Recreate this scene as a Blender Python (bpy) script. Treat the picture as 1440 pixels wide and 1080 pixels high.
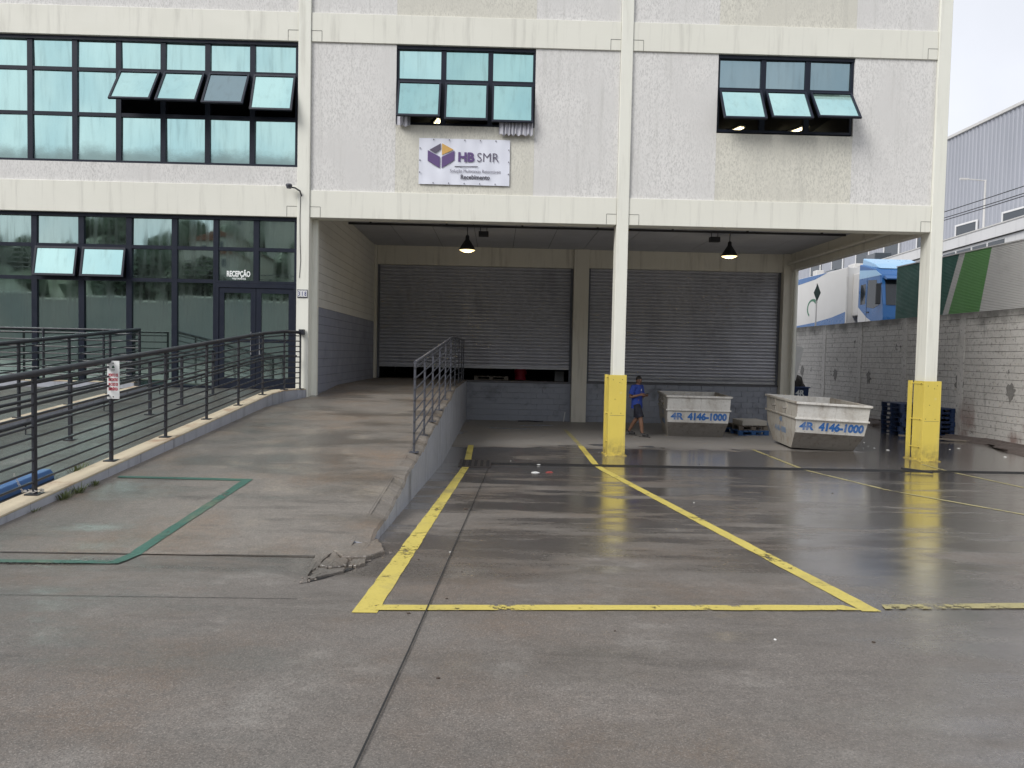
import bpy, bmesh, math, random
from mathutils import Vector, Matrix
random.seed(7)
for o in list(bpy.data.objects): bpy.data.objects.remove(o)
S = bpy.context.scene
COL = S.collection
# ---------------------------------------------------------------- camera
YAW, PITCH, ROLL, FPX = 0.0209, 0.0404, 0.0205, 1030.0
EYE = Vector((0, 0, 2.27))
fw = Vector((math.sin(YAW)*math.cos(PITCH), math.cos(YAW)*math.cos(PITCH), -math.sin(PITCH)))
r0 = Vector((math.cos(YAW), -math.sin(YAW), 0)); u0 = r0.cross(fw)
up = u0*math.cos(ROLL) - r0*math.sin(ROLL); rt = r0*math.cos(ROLL) + u0*math.sin(ROLL)
cam = bpy.data.cameras.new('camera'); cam.sensor_width = 36; cam.lens = 36*FPX/1440
cam.clip_start = .05; cam.clip_end = 3000
camo = bpy.data.objects.new('camera', cam); COL.objects.link(camo)
camo.matrix_world = Matrix(((rt.x, up.x, -fw.x, EYE.x), (rt.y, up.y, -fw.y, EYE.y), (rt.z, up.z, -fw.z, EYE.z), (0, 0, 0, 1)))
S.camera = camo
# ---------------------------------------------------------------- world: bright overcast sky
SUN_EL, SUN_AZ = math.radians(42), math.radians(229)      # azimuth clockwise from +Y
W = bpy.data.worlds.new('World'); S.world = W; W.use_nodes = True
nt = W.node_tree; bg = nt.nodes['Background']
sky = nt.nodes.new('ShaderNodeTexSky'); sky.sky_type = 'NISHITA'; sky.sun_disc = False
sky.sun_elevation = SUN_EL; sky.sun_rotation = SUN_AZ
sky.air_density = 1.0; sky.dust_density = 1.5; sky.ozone_density = 1.0
hs = nt.nodes.new('ShaderNodeHueSaturation'); hs.inputs['Saturation'].default_value = .22
ov = nt.nodes.new('ShaderNodeMix'); ov.data_type = 'RGBA'; ov.inputs[0].default_value = .94; ov.inputs[7].default_value = (4.15, 4.3, 4.68, 1)   # even cloud layer
nt.links.new(sky.outputs[0], hs.inputs['Color']); nt.links.new(hs.outputs[0], ov.inputs[6])
wtc = nt.nodes.new('ShaderNodeTexCoord'); wno = nt.nodes.new('ShaderNodeTexNoise'); wno.inputs['Scale'].default_value = 2.6; wno.inputs['Detail'].default_value = 5
wmr = nt.nodes.new('ShaderNodeMapRange'); wmr.inputs['From Min'].default_value = .3; wmr.inputs['From Max'].default_value = .7; wmr.inputs['To Min'].default_value = .86; wmr.inputs['To Max'].default_value = 1.10
wmx = nt.nodes.new('ShaderNodeMix'); wmx.data_type = 'RGBA'; wmx.blend_type = 'MULTIPLY'; wmx.inputs[0].default_value = 1
nt.links.new(wtc.outputs['Generated'], wno.inputs['Vector']); nt.links.new(wno.outputs['Fac'], wmr.inputs['Value']); nt.links.new(ov.outputs[2], wmx.inputs[6]); nt.links.new(wmr.outputs[0], wmx.inputs[7]); nt.links.new(wmx.outputs[2], bg.inputs['Color'])
bg.inputs['Strength'].default_value = .12
sl = bpy.data.lights.new('sun', 'SUN'); sl.energy = 1.5; sl.angle = math.radians(28); sl.color = (1, .97, .93)
so = bpy.data.objects.new('sun', sl); COL.objects.link(so)
sd = Vector((math.sin(SUN_AZ)*math.cos(SUN_EL), math.cos(SUN_AZ)*math.cos(SUN_EL), math.sin(SUN_EL)))
so.rotation_euler = sd.to_track_quat('Z', 'Y').to_euler(); so.location = sd*60
S.view_settings.view_transform = 'Standard'; S.view_settings.look = 'None'
S.view_settings.exposure = 0.92; S.view_settings.gamma = 1.0; S.view_settings.use_curve_mapping = False

# ---------------------------------------------------------------- helpers: objects
ORI = {}
def tag(o, label=None, cat=None, group=None, kind=None):
    if label: o['label'] = label
    if cat: o['category'] = cat
    if group: o['group'] = group
    if kind: o['kind'] = kind
    return o
def thing(name, label, cat, loc=(0, 0, 0), rot=(0, 0, 0), group=None):
    o = bpy.data.objects.new(name, None); COL.objects.link(o); o.empty_display_size = .2
    o.location = loc; o.rotation_euler = rot; ORI[o] = Vector(loc) if rot == (0, 0, 0) else Vector((0, 0, 0))
    return tag(o, label, cat, group)
def copy_tree(o, parent=None):
    c = o.copy(); COL.objects.link(c); c.parent = parent
    for ch in o.children: copy_tree(ch, c)
    return c
class MB:
    def __init__(s): s.v = []; s.f = []
    def add(s, v, f):
        b = len(s.v); s.v += [tuple(p) for p in v]; s.f += [tuple(i+b for i in q) for q in f]; return s
    def box(s, x0, x1, y0, y1, z0, z1):
        return s.add([(x0,y0,z0),(x1,y0,z0),(x1,y1,z0),(x0,y1,z0),(x0,y0,z1),(x1,y0,z1),(x1,y1,z1),(x0,y1,z1)],
                     [(0,3,2,1),(4,5,6,7),(0,1,5,4),(1,2,6,5),(2,3,7,6),(3,0,4,7)])
    def obox(s, c, size, M):
        a, b, d = [q/2 for q in size]; c = Vector(c)
        v = [c+M@Vector(p) for p in [(-a,-b,-d),(a,-b,-d),(a,b,-d),(-a,b,-d),(-a,-b,d),(a,-b,d),(a,b,d),(-a,b,d)]]
        return s.add(v, [(0,3,2,1),(4,5,6,7),(0,1,5,4),(1,2,6,5),(2,3,7,6),(3,0,4,7)])
    def hexa(s, v):   # 8 corners ordered like box
        return s.add(v, [(0,3,2,1),(4,5,6,7),(0,1,5,4),(1,2,6,5),(2,3,7,6),(3,0,4,7)])
    def prism(s, poly, ax, a, b):   # polygon of pairs extruded along axis
        def P(q, t): return {'x': (t, q[0], q[1]), 'y': (q[0], t, q[1]), 'z': (q[0], q[1], t)}[ax]
        n = len(poly); v = [P(q, a) for q in poly]+[P(q, b) for q in poly]
        f = [tuple(range(n))[::-1], tuple(range(n, 2*n))]+[(i, (i+1) % n, (i+1) % n+n, i+n) for i in range(n)]
        return s.add(v, f)
    def tube(s, pts, r, n=8, cap=True):
        pts = [Vector(p) for p in pts]; m = len(pts); rings = []
        rr = r if isinstance(r, (list, tuple)) else [r]*m
        for i, p in enumerate(pts):
            if i == 0: d = pts[1]-p
            elif i == m-1: d = p-pts[i-1]
            else: d = (pts[i+1]-p).normalized()+(p-pts[i-1]).normalized()
            d.normalize(); a = Vector((0, 0, 1)) if abs(d.z) < .9 else Vector((1, 0, 0))
            x = d.cross(a).normalized(); y = x.cross(d)
            rings.append([p+(x*math.cos(t)+y*math.sin(t))*rr[i] for t in [2*math.pi*k/n for k in range(n)]])
        v = [q for g in rings for q in g]; f = []
        for i in range(m-1):
            for k in range(n): f.append((i*n+k, i*n+(k+1) % n, (i+1)*n+(k+1) % n, (i+1)*n+k))
        if cap: f += [tuple(range(n)), tuple(range((m-1)*n, m*n))[::-1]]
        return s.add(v, f)
    def lathe(s, prof, c, n=20):
        v = []; f = []; m = len(prof)
        for r, z in prof:
            v += [(c[0]+r*math.cos(2*math.pi*k/n), c[1]+r*math.sin(2*math.pi*k/n), c[2]+z) for k in range(n)]
        for i in range(m-1):
            for k in range(n): f.append((i*n+k, i*n+(k+1) % n, (i+1)*n+(k+1) % n, (i+1)*n+k))
        return s.add(v, f)
    def grid(s, fn, nu, nv):
        v = [fn(i/nu, j/nv) for j in range(nv+1) for i in range(nu+1)]
        return s.add(v, [(j*(nu+1)+i, j*(nu+1)+i+1, (j+1)*(nu+1)+i+1, (j+1)*(nu+1)+i) for j in range(nv) for i in range(nu)])
    def build(s, name, mat, parent=None, smooth=False, bevel=0, fix=True, local=False):
        o0 = ORI.get(parent, Vector((0, 0, 0))) if parent else Vector((0, 0, 0))
        if local: o0 = Vector((0, 0, 0))
        me = bpy.data.meshes.new(name)
        me.from_pydata([(p[0]-o0.x, p[1]-o0.y, p[2]-o0.z) for p in s.v], [], s.f)
        if fix:
            bm = bmesh.new(); bm.from_mesh(me); bmesh.ops.recalc_face_normals(bm, faces=bm.faces); bm.to_mesh(me); bm.free()
        me.materials.append(mat)
        if smooth:
            me.polygons.foreach_set('use_smooth', [True]*len(me.polygons))
        o = bpy.data.objects.new(name, me); COL.objects.link(o); ORI[o] = o0
        if parent: o.parent = parent
        if bevel:
            b = o.modifiers.new('bevel', 'BEVEL'); b.width = bevel; b.segments = 2; b.limit_method = 'ANGLE'
        if smooth:
            try: me.set_sharp_from_angle(angle=math.radians(40))
            except Exception: pass
        return o
def box(name, mat, parent, *b, bevel=0): return MB().box(*b).build(name, mat, parent, bevel=bevel)
def struct(o): o['kind'] = 'structure'; return o

# ---------------------------------------------------------------- helpers: materials
class NT:
    def __init__(s, name, world=False):
        s.m = bpy.data.materials.new(name); s.m.use_nodes = True; s.t = s.m.node_tree
        s.b = s.t.nodes['Principled BSDF']; s.tc = s.t.nodes.new('ShaderNodeNewGeometry').outputs['Position'] if world else s.t.nodes.new('ShaderNodeTexCoord').outputs['Object']
    def put(s, sock, v):
        if isinstance(v, bpy.types.NodeSocket): s.t.links.new(v, sock)
        elif isinstance(v, (tuple, list)) and len(v) == 3 and sock.type == 'RGBA': sock.default_value = (*v, 1)
        else: sock.default_value = v
    def mapv(s, sc=(1, 1, 1), loc=(0, 0, 0), rot=(0, 0, 0)):
        n = s.t.nodes.new('ShaderNodeMapping'); n.inputs['Scale'].default_value = sc; n.inputs['Location'].default_value = loc
        n.inputs['Rotation'].default_value = rot; s.t.links.new(s.tc, n.inputs['Vector']); return n.outputs[0]
    def noise(s, scale, detail=4, rough=.55, vec=None, dist=0):
        n = s.t.nodes.new('ShaderNodeTexNoise'); n.inputs['Scale'].default_value = scale; n.inputs['Detail'].default_value = detail
        n.inputs['Roughness'].default_value = rough; n.inputs['Distortion'].default_value = dist
        s.t.links.new(vec if vec is not None else s.tc, n.inputs['Vector']); return n.outputs['Fac']
    def voro(s, scale, vec=None):
        n = s.t.nodes.new('ShaderNodeTexVoronoi'); n.inputs['Scale'].default_value = scale
        s.t.links.new(vec if vec is not None else s.tc, n.inputs['Vector']); return n.outputs['Distance']
    def ramp(s, fac, a, b, lo=0., hi=1.):    # smooth map a..b to lo..hi
        n = s.t.nodes.new('ShaderNodeMapRange'); n.interpolation_type = 'SMOOTHSTEP'
        for k, v in zip(('Value', 'From Min', 'From Max', 'To Min', 'To Max'), (fac, a, b, lo, hi)): s.put(n.inputs[k], v)
        return n.outputs[0]
    def math(s, op, a, b=0.0, clamp=False):
        n = s.t.nodes.new('ShaderNodeMath'); n.operation = op; n.use_clamp = clamp; s.put(n.inputs[0], a); s.put(n.inputs[1], b); return n.outputs[0]
    def mix(s, fac, a, b, mode='MIX'):
        n = s.t.nodes.new('ShaderNodeMix'); n.data_type = 'RGBA'; n.blend_type = mode
        s.put(n.inputs[0], fac); s.put(n.inputs[6], a); s.put(n.inputs[7], b); return n.outputs[2]
    def xyz(s):
        n = s.t.nodes.new('ShaderNodeSeparateXYZ'); s.t.links.new(s.tc, n.inputs[0]); return n.outputs
    def bump(s, h, strength=.3, dist=.01):
        n = s.t.nodes.new('ShaderNodeBump'); n.inputs['Strength'].default_value = strength; n.inputs['Distance'].default_value = dist
        s.t.links.new(h, n.inputs['Height']); s.t.links.new(n.outputs[0], s.b.inputs['Normal'])
    def out(s, col, rough=.6, metal=0., spec=.5):
        s.put(s.b.inputs['Base Color'], col); s.put(s.b.inputs['Roughness'], rough); s.put(s.b.inputs['Metallic'], metal)
        s.b.inputs['Specular IOR Level'].default_value = spec; return s.m
def sc(c, k): return tuple(min(1, q*k) for q in c)
def M(name, col, rough=.6, var=.2, scale=2., metal=0., bump=0., bscale=40., dirt=None, dirt_amt=.5, streak=False, spec=.5, fine=0., world=False):
    n = NT(name, world)
    c = n.mix(n.noise(scale, 5), sc(col, 1-var), sc(col, 1+var))
    if fine: c = n.mix(n.ramp(n.noise(60, 3), .35, .65), sc(col, 1-fine), c)
    if dirt:
        v = n.mapv((1.6, 1.6, .12)) if streak else n.mapv((1, 1, 1), (3.1, 5.2, 1.7))
        d = n.math('MULTIPLY', n.ramp(n.noise(1.5 if not streak else 3., 6, .65, v), .5, .72), dirt_amt)
        c = n.mix(d, c, dirt)
    if bump: n.bump(n.noise(bscale, 4), bump, .01)
    r = n.ramp(n.noise(scale*2.3, 3), .3, .7, rough*.85, min(1, rough*1.15))
    return n.out(c, r, metal, spec)
def flat(name, col, rough=.6, metal=0., emit=0.):
    n = NT(name); n.out(n.mix(n.noise(6, 2), sc(col, .93), sc(col, 1.06)), rough, metal)
    if emit: n.put(n.b.inputs['Emission Color'], col); n.b.inputs['Emission Strength'].default_value = emit
    return n.m

def paint(name, col, wear, chips=.35, rough=.5):
    n = NT(name); c = n.mix(n.noise(2.2, 5, .65), sc(col, .80), sc(col, 1.1))
    c = n.mix(n.ramp(n.noise(1.3, 6, .7, n.mapv((1, 1, 1), (4, 4, 1))), .50, .72, 0, .6), c, (.20, .17, .10))
    c = n.mix(n.ramp(n.noise(34, 4, .75), .50, .68, 0, chips), c, sc(col, .45)); n.out(c, rough)
    tr = n.t.nodes.new('ShaderNodeBsdfTransparent'); mx = n.t.nodes.new('ShaderNodeMixShader')
    w = n.math('ADD', n.math('MULTIPLY', n.noise(13, 7, .78), .62), n.math('MULTIPLY', n.noise(1.6, 4, .6, n.mapv((1, 1, 1), (9, 2, 0))), .38))
    n.put(mx.inputs[0], n.ramp(w, wear, wear+.05)); n.t.links.new(n.b.outputs[0], mx.inputs[1]); n.t.links.new(tr.outputs[0], mx.inputs[2])
    n.t.links.new(mx.outputs[0], n.t.nodes['Material Output'].inputs['Surface']); return n.m
# facade
cream = M('cream_paint', (.715, .71, .635), .7, .06, .8, bump=.08, bscale=60, dirt=(.38, .37, .33), dirt_amt=.38, streak=True)
pil_paint = M('pillar_paint', (.74, .74, .665), .65, .05, 1.2, bump=.06, bscale=50, dirt=(.33, .31, .26), dirt_amt=.3, streak=True)
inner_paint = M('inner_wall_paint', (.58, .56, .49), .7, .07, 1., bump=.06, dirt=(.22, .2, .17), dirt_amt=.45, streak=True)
def stucco(name, col):
    n = NT(name); v = n.mapv((1, 1, .42))
    g = n.noise(42, 4, .65, v); c = n.mix(n.ramp(g, .34, .58), sc(col, .74), col)
    c = n.mix(n.ramp(n.noise(.7, 4), .35, .7), c, sc(col, .88))
    st = n.math('MULTIPLY', n.ramp(n.noise(3., 7, .68, n.mapv((2.2, 2.2, .13))), .50, .74), .28)
    c = n.mix(st, c, (.36, .36, .33)); n.bump(g, .45, .012)
    return n.out(c, .85)
stucco_grey = stucco('textured_grey_plaster', (.705, .695, .675))
stucco_yel = stucco('textured_yellow_plaster', (.665, .65, .575))
frame_m = M('window_frame_paint', (.011, .015, .027), .45, .15, 3, spec=.25)
joint_m = flat('joint_dark', (.10, .10, .09), .9)
def glassm(name, tint, dirt, sill=0.):
    n = NT(name); x = n.xyz()
    st = n.noise(4., 5, .6, n.mapv((2.2, 2.2, .22))); lg = n.noise(.8, 3, .5, n.mapv((1, 1, .7), (2, 0, 5)))
    c = n.mix(n.ramp(st, .5, .75, 0, .4), tint, sc(tint, .70))
    c = n.mix(n.ramp(lg, .35, .7), c, n.mix(1., c, (.80, .86, .90), 'MULTIPLY'))
    n.bump(n.noise(1.1, 2), .012, .05)
    n.out(c, n.ramp(st, .3, .8, .015, .08), 1.0)
    # dust film over the reflective coating, grime gathered along the sill
    d = n.t.nodes.new('ShaderNodeBsdfDiffuse'); f = n.ramp(st, .35, .8, .04, .18)
    if sill:
        g = n.math('ADD', x[2], n.math('MULTIPLY', n.noise(2.2, 5, .6), -.55)); f = n.math('MAXIMUM', f, n.ramp(g, sill+.12, sill-.30, 0, .8))
    n.put(d.inputs[0], dirt)
    mx = n.t.nodes.new('ShaderNodeMixShader'); n.put(mx.inputs[0], f)
    n.t.links.new(n.b.outputs[0], mx.inputs[1]); n.t.links.new(d.outputs[0], mx.inputs[2])
    n.t.links.new(mx.outputs[0], n.t.nodes['Material Output'].inputs['Surface']); return n.m
glass = glassm('reflective_green_glass', (.55, .79, .74), (.20, .27, .27), 6.50)
glass_vent = glassm('reflective_clean_glass', (.56, .82, .765), (.30, .40, .39))
glass_mid = glassm('reflective_teal_glass', (.40, .63, .595), (.20, .28, .28))
glass_low = glassm('reflective_green_glass_ground_floor', (.42, .55, .51), (.16, .19, .18))
glass_dim_mirror = glassm('glass_darker_reflection_tint', (.27, .36, .38), (.20, .24, .25))  # tint darkened for panes that mirror something darker
room_m = flat('room_wall', (.12, .13, .15), .9)
tube_m = flat('fluorescent_tube', (1., .86, .55), .4, emit=2.2)
# loading bay
soffit_m = M('ceiling_concrete', (.44, .45, .48), .85, .14, 1.5, bump=.1)
block_grey = M('grey_block_paint', world=True, col=(.25, .27, .315), rough=.6, var=.12, scale=1.3, bump=.1, bscale=50, dirt=(.05, .05, .055), dirt_amt=.5)
block_side_grey = M('blue_grey_block_paint', (.24, .255, .31), .6, .07, 1., bump=.08, dirt=(.10, .11, .14), dirt_amt=.35)
block_side_white = M('white_block_paint', (.55, .54, .50), .7, .06, 1., bump=.08, dirt=(.35, .34, .31), dirt_amt=.3)
def shutterm():
    n = NT('galvanised_shutter'); v = n.mapv((1, 1, .18))
    c = n.mix(n.noise(1.4, 6, .65, v), (.29, .30, .345), (.46, .465, .50))
    c = n.mix(n.ramp(n.noise(.9, 5, .65, n.mapv((1, 1, .35), (4, 2, 1))), .52, .75, 0, .4), c, (.16, .16, .18))
    c = n.mix(n.ramp(n.noise(9, 4, .7), .66, .74, 0, .5), c, (.42, .42, .42))
    return n.out(c, n.ramp(n.noise(3, 4), .3, .7, .35, .6), .3)
shutter_m = shutterm()
steel_rail = M('dull_steel_rail', (.33, .34, .36), .45, .25, 4, metal=.6)
def guardm():
    n = NT('yellow_guard_paint'); x = n.xyz(); col = (.68, .54, .105)
    c = n.mix(n.noise(1.8, 5, .6, n.mapv((1, 1, .5))), sc(col, .86), sc(col, 1.1))
    c = n.mix(n.ramp(n.noise(3., 6, .65, n.mapv((3, 3, .2))), .52, .75, 0, .45), c, (.42, .36, .16))
    c = n.mix(n.math('MULTIPLY', n.ramp(x[2], .5, .02), n.ramp(n.noise(6, 5, .7), .35, .65, .1, .75)), c, (.16, .12, .06))
    c = n.mix(n.ramp(n.noise(17, 6, .75, n.mapv((1, 1, .45))), .655, .70, 0, .9), c, (.06, .04, .03))
    c = n.mix(n.ramp(n.noise(5, 6, .7, n.mapv((1, 1, 1), (3, 1, 7))), .60, .72, 0, .35), c, (.70, .66, .45))
    n.bump(n.noise(7, 4), .12, .02); return n.out(c, n.ramp(n.noise(5, 3), .3, .7, .4, .65))
yellow_guard = guardm()
bolt_m = flat('dark_bolt', (.03, .03, .03), .5)
black_metal = flat('black_metal', (.018, .018, .02), .5)
white_gloss = flat('white_enamel', (.75, .76, .75), .35)
lamp_glow = flat('lamp_glow', (1., .76, .38), .4, emit=1.1)
rail_m = M('dark_grey_rail_paint', (.028, .030, .038), .42, .15, 5, dirt=(.07, .065, .06), dirt_amt=.3, spec=.4)
rail_m2 = M('mid_grey_rail_paint', (.068, .072, .088), .4, .15, 5, dirt=(.05, .045, .04), dirt_amt=.5)
rust_m = M('rusty_plate', (.10, .05, .03), .8, .4, 12)
# ground
def groundm(name, base, brown, wet_expr, speck=.5, dark=.5, light=(.30, .28, .255), dusty=None, coat=1., spec=.6):
    n = NT(name); x = n.xyz(); X, Y = x[0], x[1]
    big = n.noise(.42, 5, .6); mid = n.noise(1.7, 7, .68); st = n.noise(2.2, 6, .65, n.mapv((.35, 1.6, 1)))
    c = n.mix(n.ramp(big, .3, .72), sc(base, .80), sc(base, 1.15))
    c = n.mix(n.ramp(n.noise(.8, 6, .65, n.mapv((1, 1, 1), (7, 3, 0))), .42, .72, 0, .9), c, brown)
    c = n.mix(n.ramp(mid, .52, .72, 0, .6), c, light)
    c = n.mix(n.ramp(st, .56, .72, 0, dark), c, sc(base, .33))
    oil = n.ramp(n.noise(1.15, 5, .6, n.mapv((.55, 1.5, 1), (11, 6, 0))), .61, .70, 0, dark); c = n.mix(oil, c, sc(base, .28))
    c = n.mix(n.ramp(n.noise(11, 6, .7), .35, .65, .0, .5), c, sc(base, .66))
    sp = n.ramp(n.voro(75), .05, .30, 1, 0); sp2 = n.ramp(n.noise(3.5, 4), .38, .62)
    c = n.mix(n.math('MULTIPLY', n.math('MULTIPLY', sp, sp2), speck), c, (.48, .46, .42))
    c = n.mix(n.ramp(n.noise(70, 4, .8), .47, .60, 0, .62), c, sc(base, .45))
    c = n.mix(n.ramp(n.noise(110, 3, .75, n.mapv((1, 1, 1), (1, 2, 3))), .53, .65, 0, .62), c, sc(base, 2.0))
    wet = wet_expr(n, X, Y)
    if dusty: c = n.mix(n.math('MULTIPLY', dusty(n, X, Y), .6), c, (.27, .26, .245))
    c = n.mix(wet, c, n.mix(.42, c, (.0, .0, .0)))
    r = n.ramp(wet, 0, 1, .55, .07); r = n.math('ADD', r, n.ramp(n.noise(30, 3), .3, .7, -.03, .06))
    h = n.math('ADD', n.noise(75, 4, .7), n.math('MULTIPLY', n.noise(7, 3), .8))
    bn = n.t.nodes.new('ShaderNodeBump'); bn.inputs['Distance'].default_value = .008
    n.put(bn.inputs['Strength'], n.ramp(wet, .3, 1, .6, .06)); n.t.links.new(h, bn.inputs['Height']); n.t.links.new(bn.outputs[0], n.b.inputs['Normal'])
    n.put(n.b.inputs['Coat Weight'], n.ramp(wet, .28, .75, 0, coat)); n.b.inputs['Coat Roughness'].default_value = .20; n.b.inputs['Coat IOR'].default_value = 1.5
    return n.out(c, r, 0, spec)
def wet_yard(n, X, Y):
    nz = n.noise(.55, 5, .6, n.mapv((.6, 1.1, 1), (2, 9, 0)), .6)
    film = n.ramp(n.noise(1.3, 5, .6, n.mapv((.35, 1.3, 1))), .36, .64, .25, .85)      # damp film, streaky
    near = n.math('MULTIPLY', n.ramp(Y, 4.0, 9.5, .55, 1.1), film)
    right = n.math('MULTIPLY', n.math('SUBTRACT', X, n.math('MULTIPLY', Y, .22)), .16)
    right = n.math('MULTIPLY', n.math('MINIMUM', n.math('MAXIMUM', right, 0.), .34), n.ramp(n.noise(1.0, 5, .6, n.mapv((.4, 1.1, 1), (3, 3, 0))), .36, .6, .3, 1))
    strip = n.math('MULTIPLY', n.ramp(Y, 11.8, 14.2), n.ramp(n.math('ADD', Y, n.math('MULTIPLY', nz, 2.5)), 19.6, 18.9))
    strip = n.math('MULTIPLY', strip, n.ramp(nz, .30, .5, .35, .85))
    pool = n.math('MULTIPLY', n.ramp(n.math('ADD', X, n.math('MULTIPLY', nz, 3.)), 9.6, 11.2), n.ramp(Y, 13.0, 15.6))
    pool = n.math('MULTIPLY', pool, n.ramp(nz, .32, .44, .55, 1))
    dry = n.math('MULTIPLY', n.ramp(n.math('ADD', Y, n.math('MULTIPLY', nz, 2.5)), 18.9, 19.7), n.ramp(X, 10.2, 8.4))
    w = n.math('ADD', n.math('MAXIMUM', near, strip), right)
    w = n.math('MULTIPLY', w, n.math('SUBTRACT', 1, n.math('MULTIPLY', dry, .9)))
    puddle = n.math('MULTIPLY', n.ramp(n.noise(.8, 4, .5, n.mapv((.7, 1.2, 1), (5, 1, 0))), .60, .66), n.ramp(Y, 16, 19))
    w = n.math('MAXIMUM', n.math('MAXIMUM', w, pool), n.math('MULTIPLY', puddle, .9))
    return n.math('MINIMUM', w, 1.)
def dry_zone(n, X, Y):
    nz = n.noise(.55, 5, .6, n.mapv((.6, 1.1, 1), (2, 9, 0)), .6)
    return n.math('MULTIPLY', n.ramp(n.math('ADD', Y, n.math('MULTIPLY', nz, 2.5)), 18.9, 19.7), n.ramp(X, 10.2, 8.4))
yard_m = groundm('damp_yard_concrete', (.176, .156, .138), (.158, .114, .082), wet_yard, dusty=dry_zone)
def wet_ramp(n, X, Y):
    f = n.ramp(n.noise(1.1, 5, .6, n.mapv((.5, 1.2, 1), (1, 4, 0))), .42, .62, .05, .5)
    return n.math('MULTIPLY', f, n.ramp(Y, 19.5, 17, .55, 1))
ramp_m = groundm('ramp_concrete', (.185, .165, .143), (.195, .130, .082), wet_ramp, .4, .8, (.33, .28, .215), coat=.55)
def wet_left(n, X, Y): return n.ramp(n.noise(.9, 5, .6), .35, .62, .15, .45)
walk_m = groundm('wet_walkway_concrete', (.095, .090, .080), (.085, .072, .055), wet_left, .25, .6, coat=.12, spec=.3)
kerb_side = M('blue_grey_kerb_paint', (.36, .375, .415), .6, .18, 3, bump=.25, bscale=25, dirt=(.12, .12, .125), dirt_amt=.75, streak=True)
kerb_top = M('cream_kerb_top', (.50, .43, .31), .75, .15, 3, bump=.2, bscale=30, dirt=(.22, .09, .045), dirt_amt=.75)
yellow_line = paint('yellow_road_paint', (.56, .46, .105), .548)
yellow_worn = paint('worn_yellow_road_paint', (.36, .315, .14), .525, .6)
green_line = paint('green_road_paint', (.038, .115, .085), .555, .5)
joint_black = flat('joint_filler', (.012, .012, .012), .7)

# ================================================================ SETTING: ground, ramp, kerbs
YD = 15.05
def gz(y):
    if y >= YD: return 0.0
    return .055*(YD-max(y, -8))
def sheet(rows, X0, X1, zf, nx=1):
    m = MB()
    for a, b in zip(rows[:-1], rows[1:]):
        m.add([(X0, a, zf(a)), (X1, a, zf(a)), (X1, b, zf(b)), (X0, b, zf(b))], [(0, 1, 2, 3)])
    return m
yard = struct(sheet([-900, -60, -8, 3, 8, 12, YD, 18, 25, 40, 70, 900], -900, 900, gz).build('yard', yard_m))
rnd0 = random.Random(11); L_MARK = 'line'
def mark(name, mat, left, right, lift=.004, zf=gz, parent=None):
    m = MB(); pts = []
    for (a, b) in zip(left, right): pts.append((a, b))
    out = [pts[0]]
    for (p, q) in zip(pts[:-1], pts[1:]):          # break segments at the crease of the ground
        y0, y1 = p[0][1], q[0][1]
        if zf is gz and (y0-YD)*(y1-YD) < 0:
            t = (YD-y0)/(y1-y0)
            out.append(tuple((p[k][0]+(q[k][0]-p[k][0])*t, YD) for k in (0, 1)))
        out.append(q)
    fine = [out[0]]
    for p, q in zip(out[:-1], out[1:]):
        L = math.hypot(q[0][0]-p[0][0], q[0][1]-p[0][1]); k = max(1, min(90, int(L/.14)))
        for i in range(1, k+1):
            t = i/k; j = .0 if i == k else .0045
            fine.append(tuple((p[e][0]+(q[e][0]-p[e][0])*t+rnd0.uniform(-j, j), p[e][1]+(q[e][1]-p[e][1])*t+rnd0.uniform(-j, j)) for e in (0, 1)))
    out = fine if L_MARK in name else out
    v = []; f = []
    for a, b in out: v += [(a[0], a[1], zf(a[1])+lift), (b[0], b[1], zf(b[1])+lift)]
    for i in range(len(out)-1): f.append((2*i, 2*i+1, 2*i+3, 2*i+2))
    return m.add(v, f).build(name, mat, parent or yard)
def cline(c, w): return [(x-w, y) for x, y in c], [(x+w, y) for x, y in c]
mark('yellow_line', yellow_line, [(-.915, 4.72), (-.70, 12.4), (-.635, 14.8), (-.66, 16), (-.68, 18.1)], [(-.75, 4.72), (-.56, 12.4), (-.50, 14.8), (-.52, 16), (-.54, 18.1)])
mark('yellow_line', yellow_line, [(-.77, 4.77), (2.54, 4.915)], [(-.775, 4.89), (2.46, 5.03)], .0075)
mark('yellow_line', yellow_line, *cline([(2.60, 4.90), (2.36, 9.5), (2.125, 14.1), (2.10, YD), (2.14, 18.3)], .068))
mark('yellow_line', yellow_worn, *cline([(2.14, 18.3), (2.12, 22.3)], .06))
mark('yellow_line', yellow_worn, [(2.72, 4.95), (6.9, 5.22)], [(2.75, 5.06), (6.9, 5.40)], .0075)
mark('yellow_line', yellow_worn, *cline([(7.1, 5.2), (6.93, 9.35), (6.41, 11.7), (6.40, 14.65), (6.42, YD), (6.47, 18.2)], .04))
mark('yellow_line', yellow_worn, *cline([(8.6, 8), (9.16, 12.41), (9.53, YD), (9.55, 16.1)], .035))
mark('expansion_joint', joint_black, *cline([(-.62, -8), (-.535, 2.2), (-.46, 4), (-.12, 14.4)], .005), lift=.0115)
mark('expansion_joint', joint_black, [(-60, 5.0), (-1.35, 5.02)], [(-60, 5.006), (-1.35, 5.026)], lift=.003)
mark('slab_joint', joint_black, [(-.9, 14.42), (13.5, 14.42)], [(-.9, 14.432), (13.5, 14.432)], lift=.0025)

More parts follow.
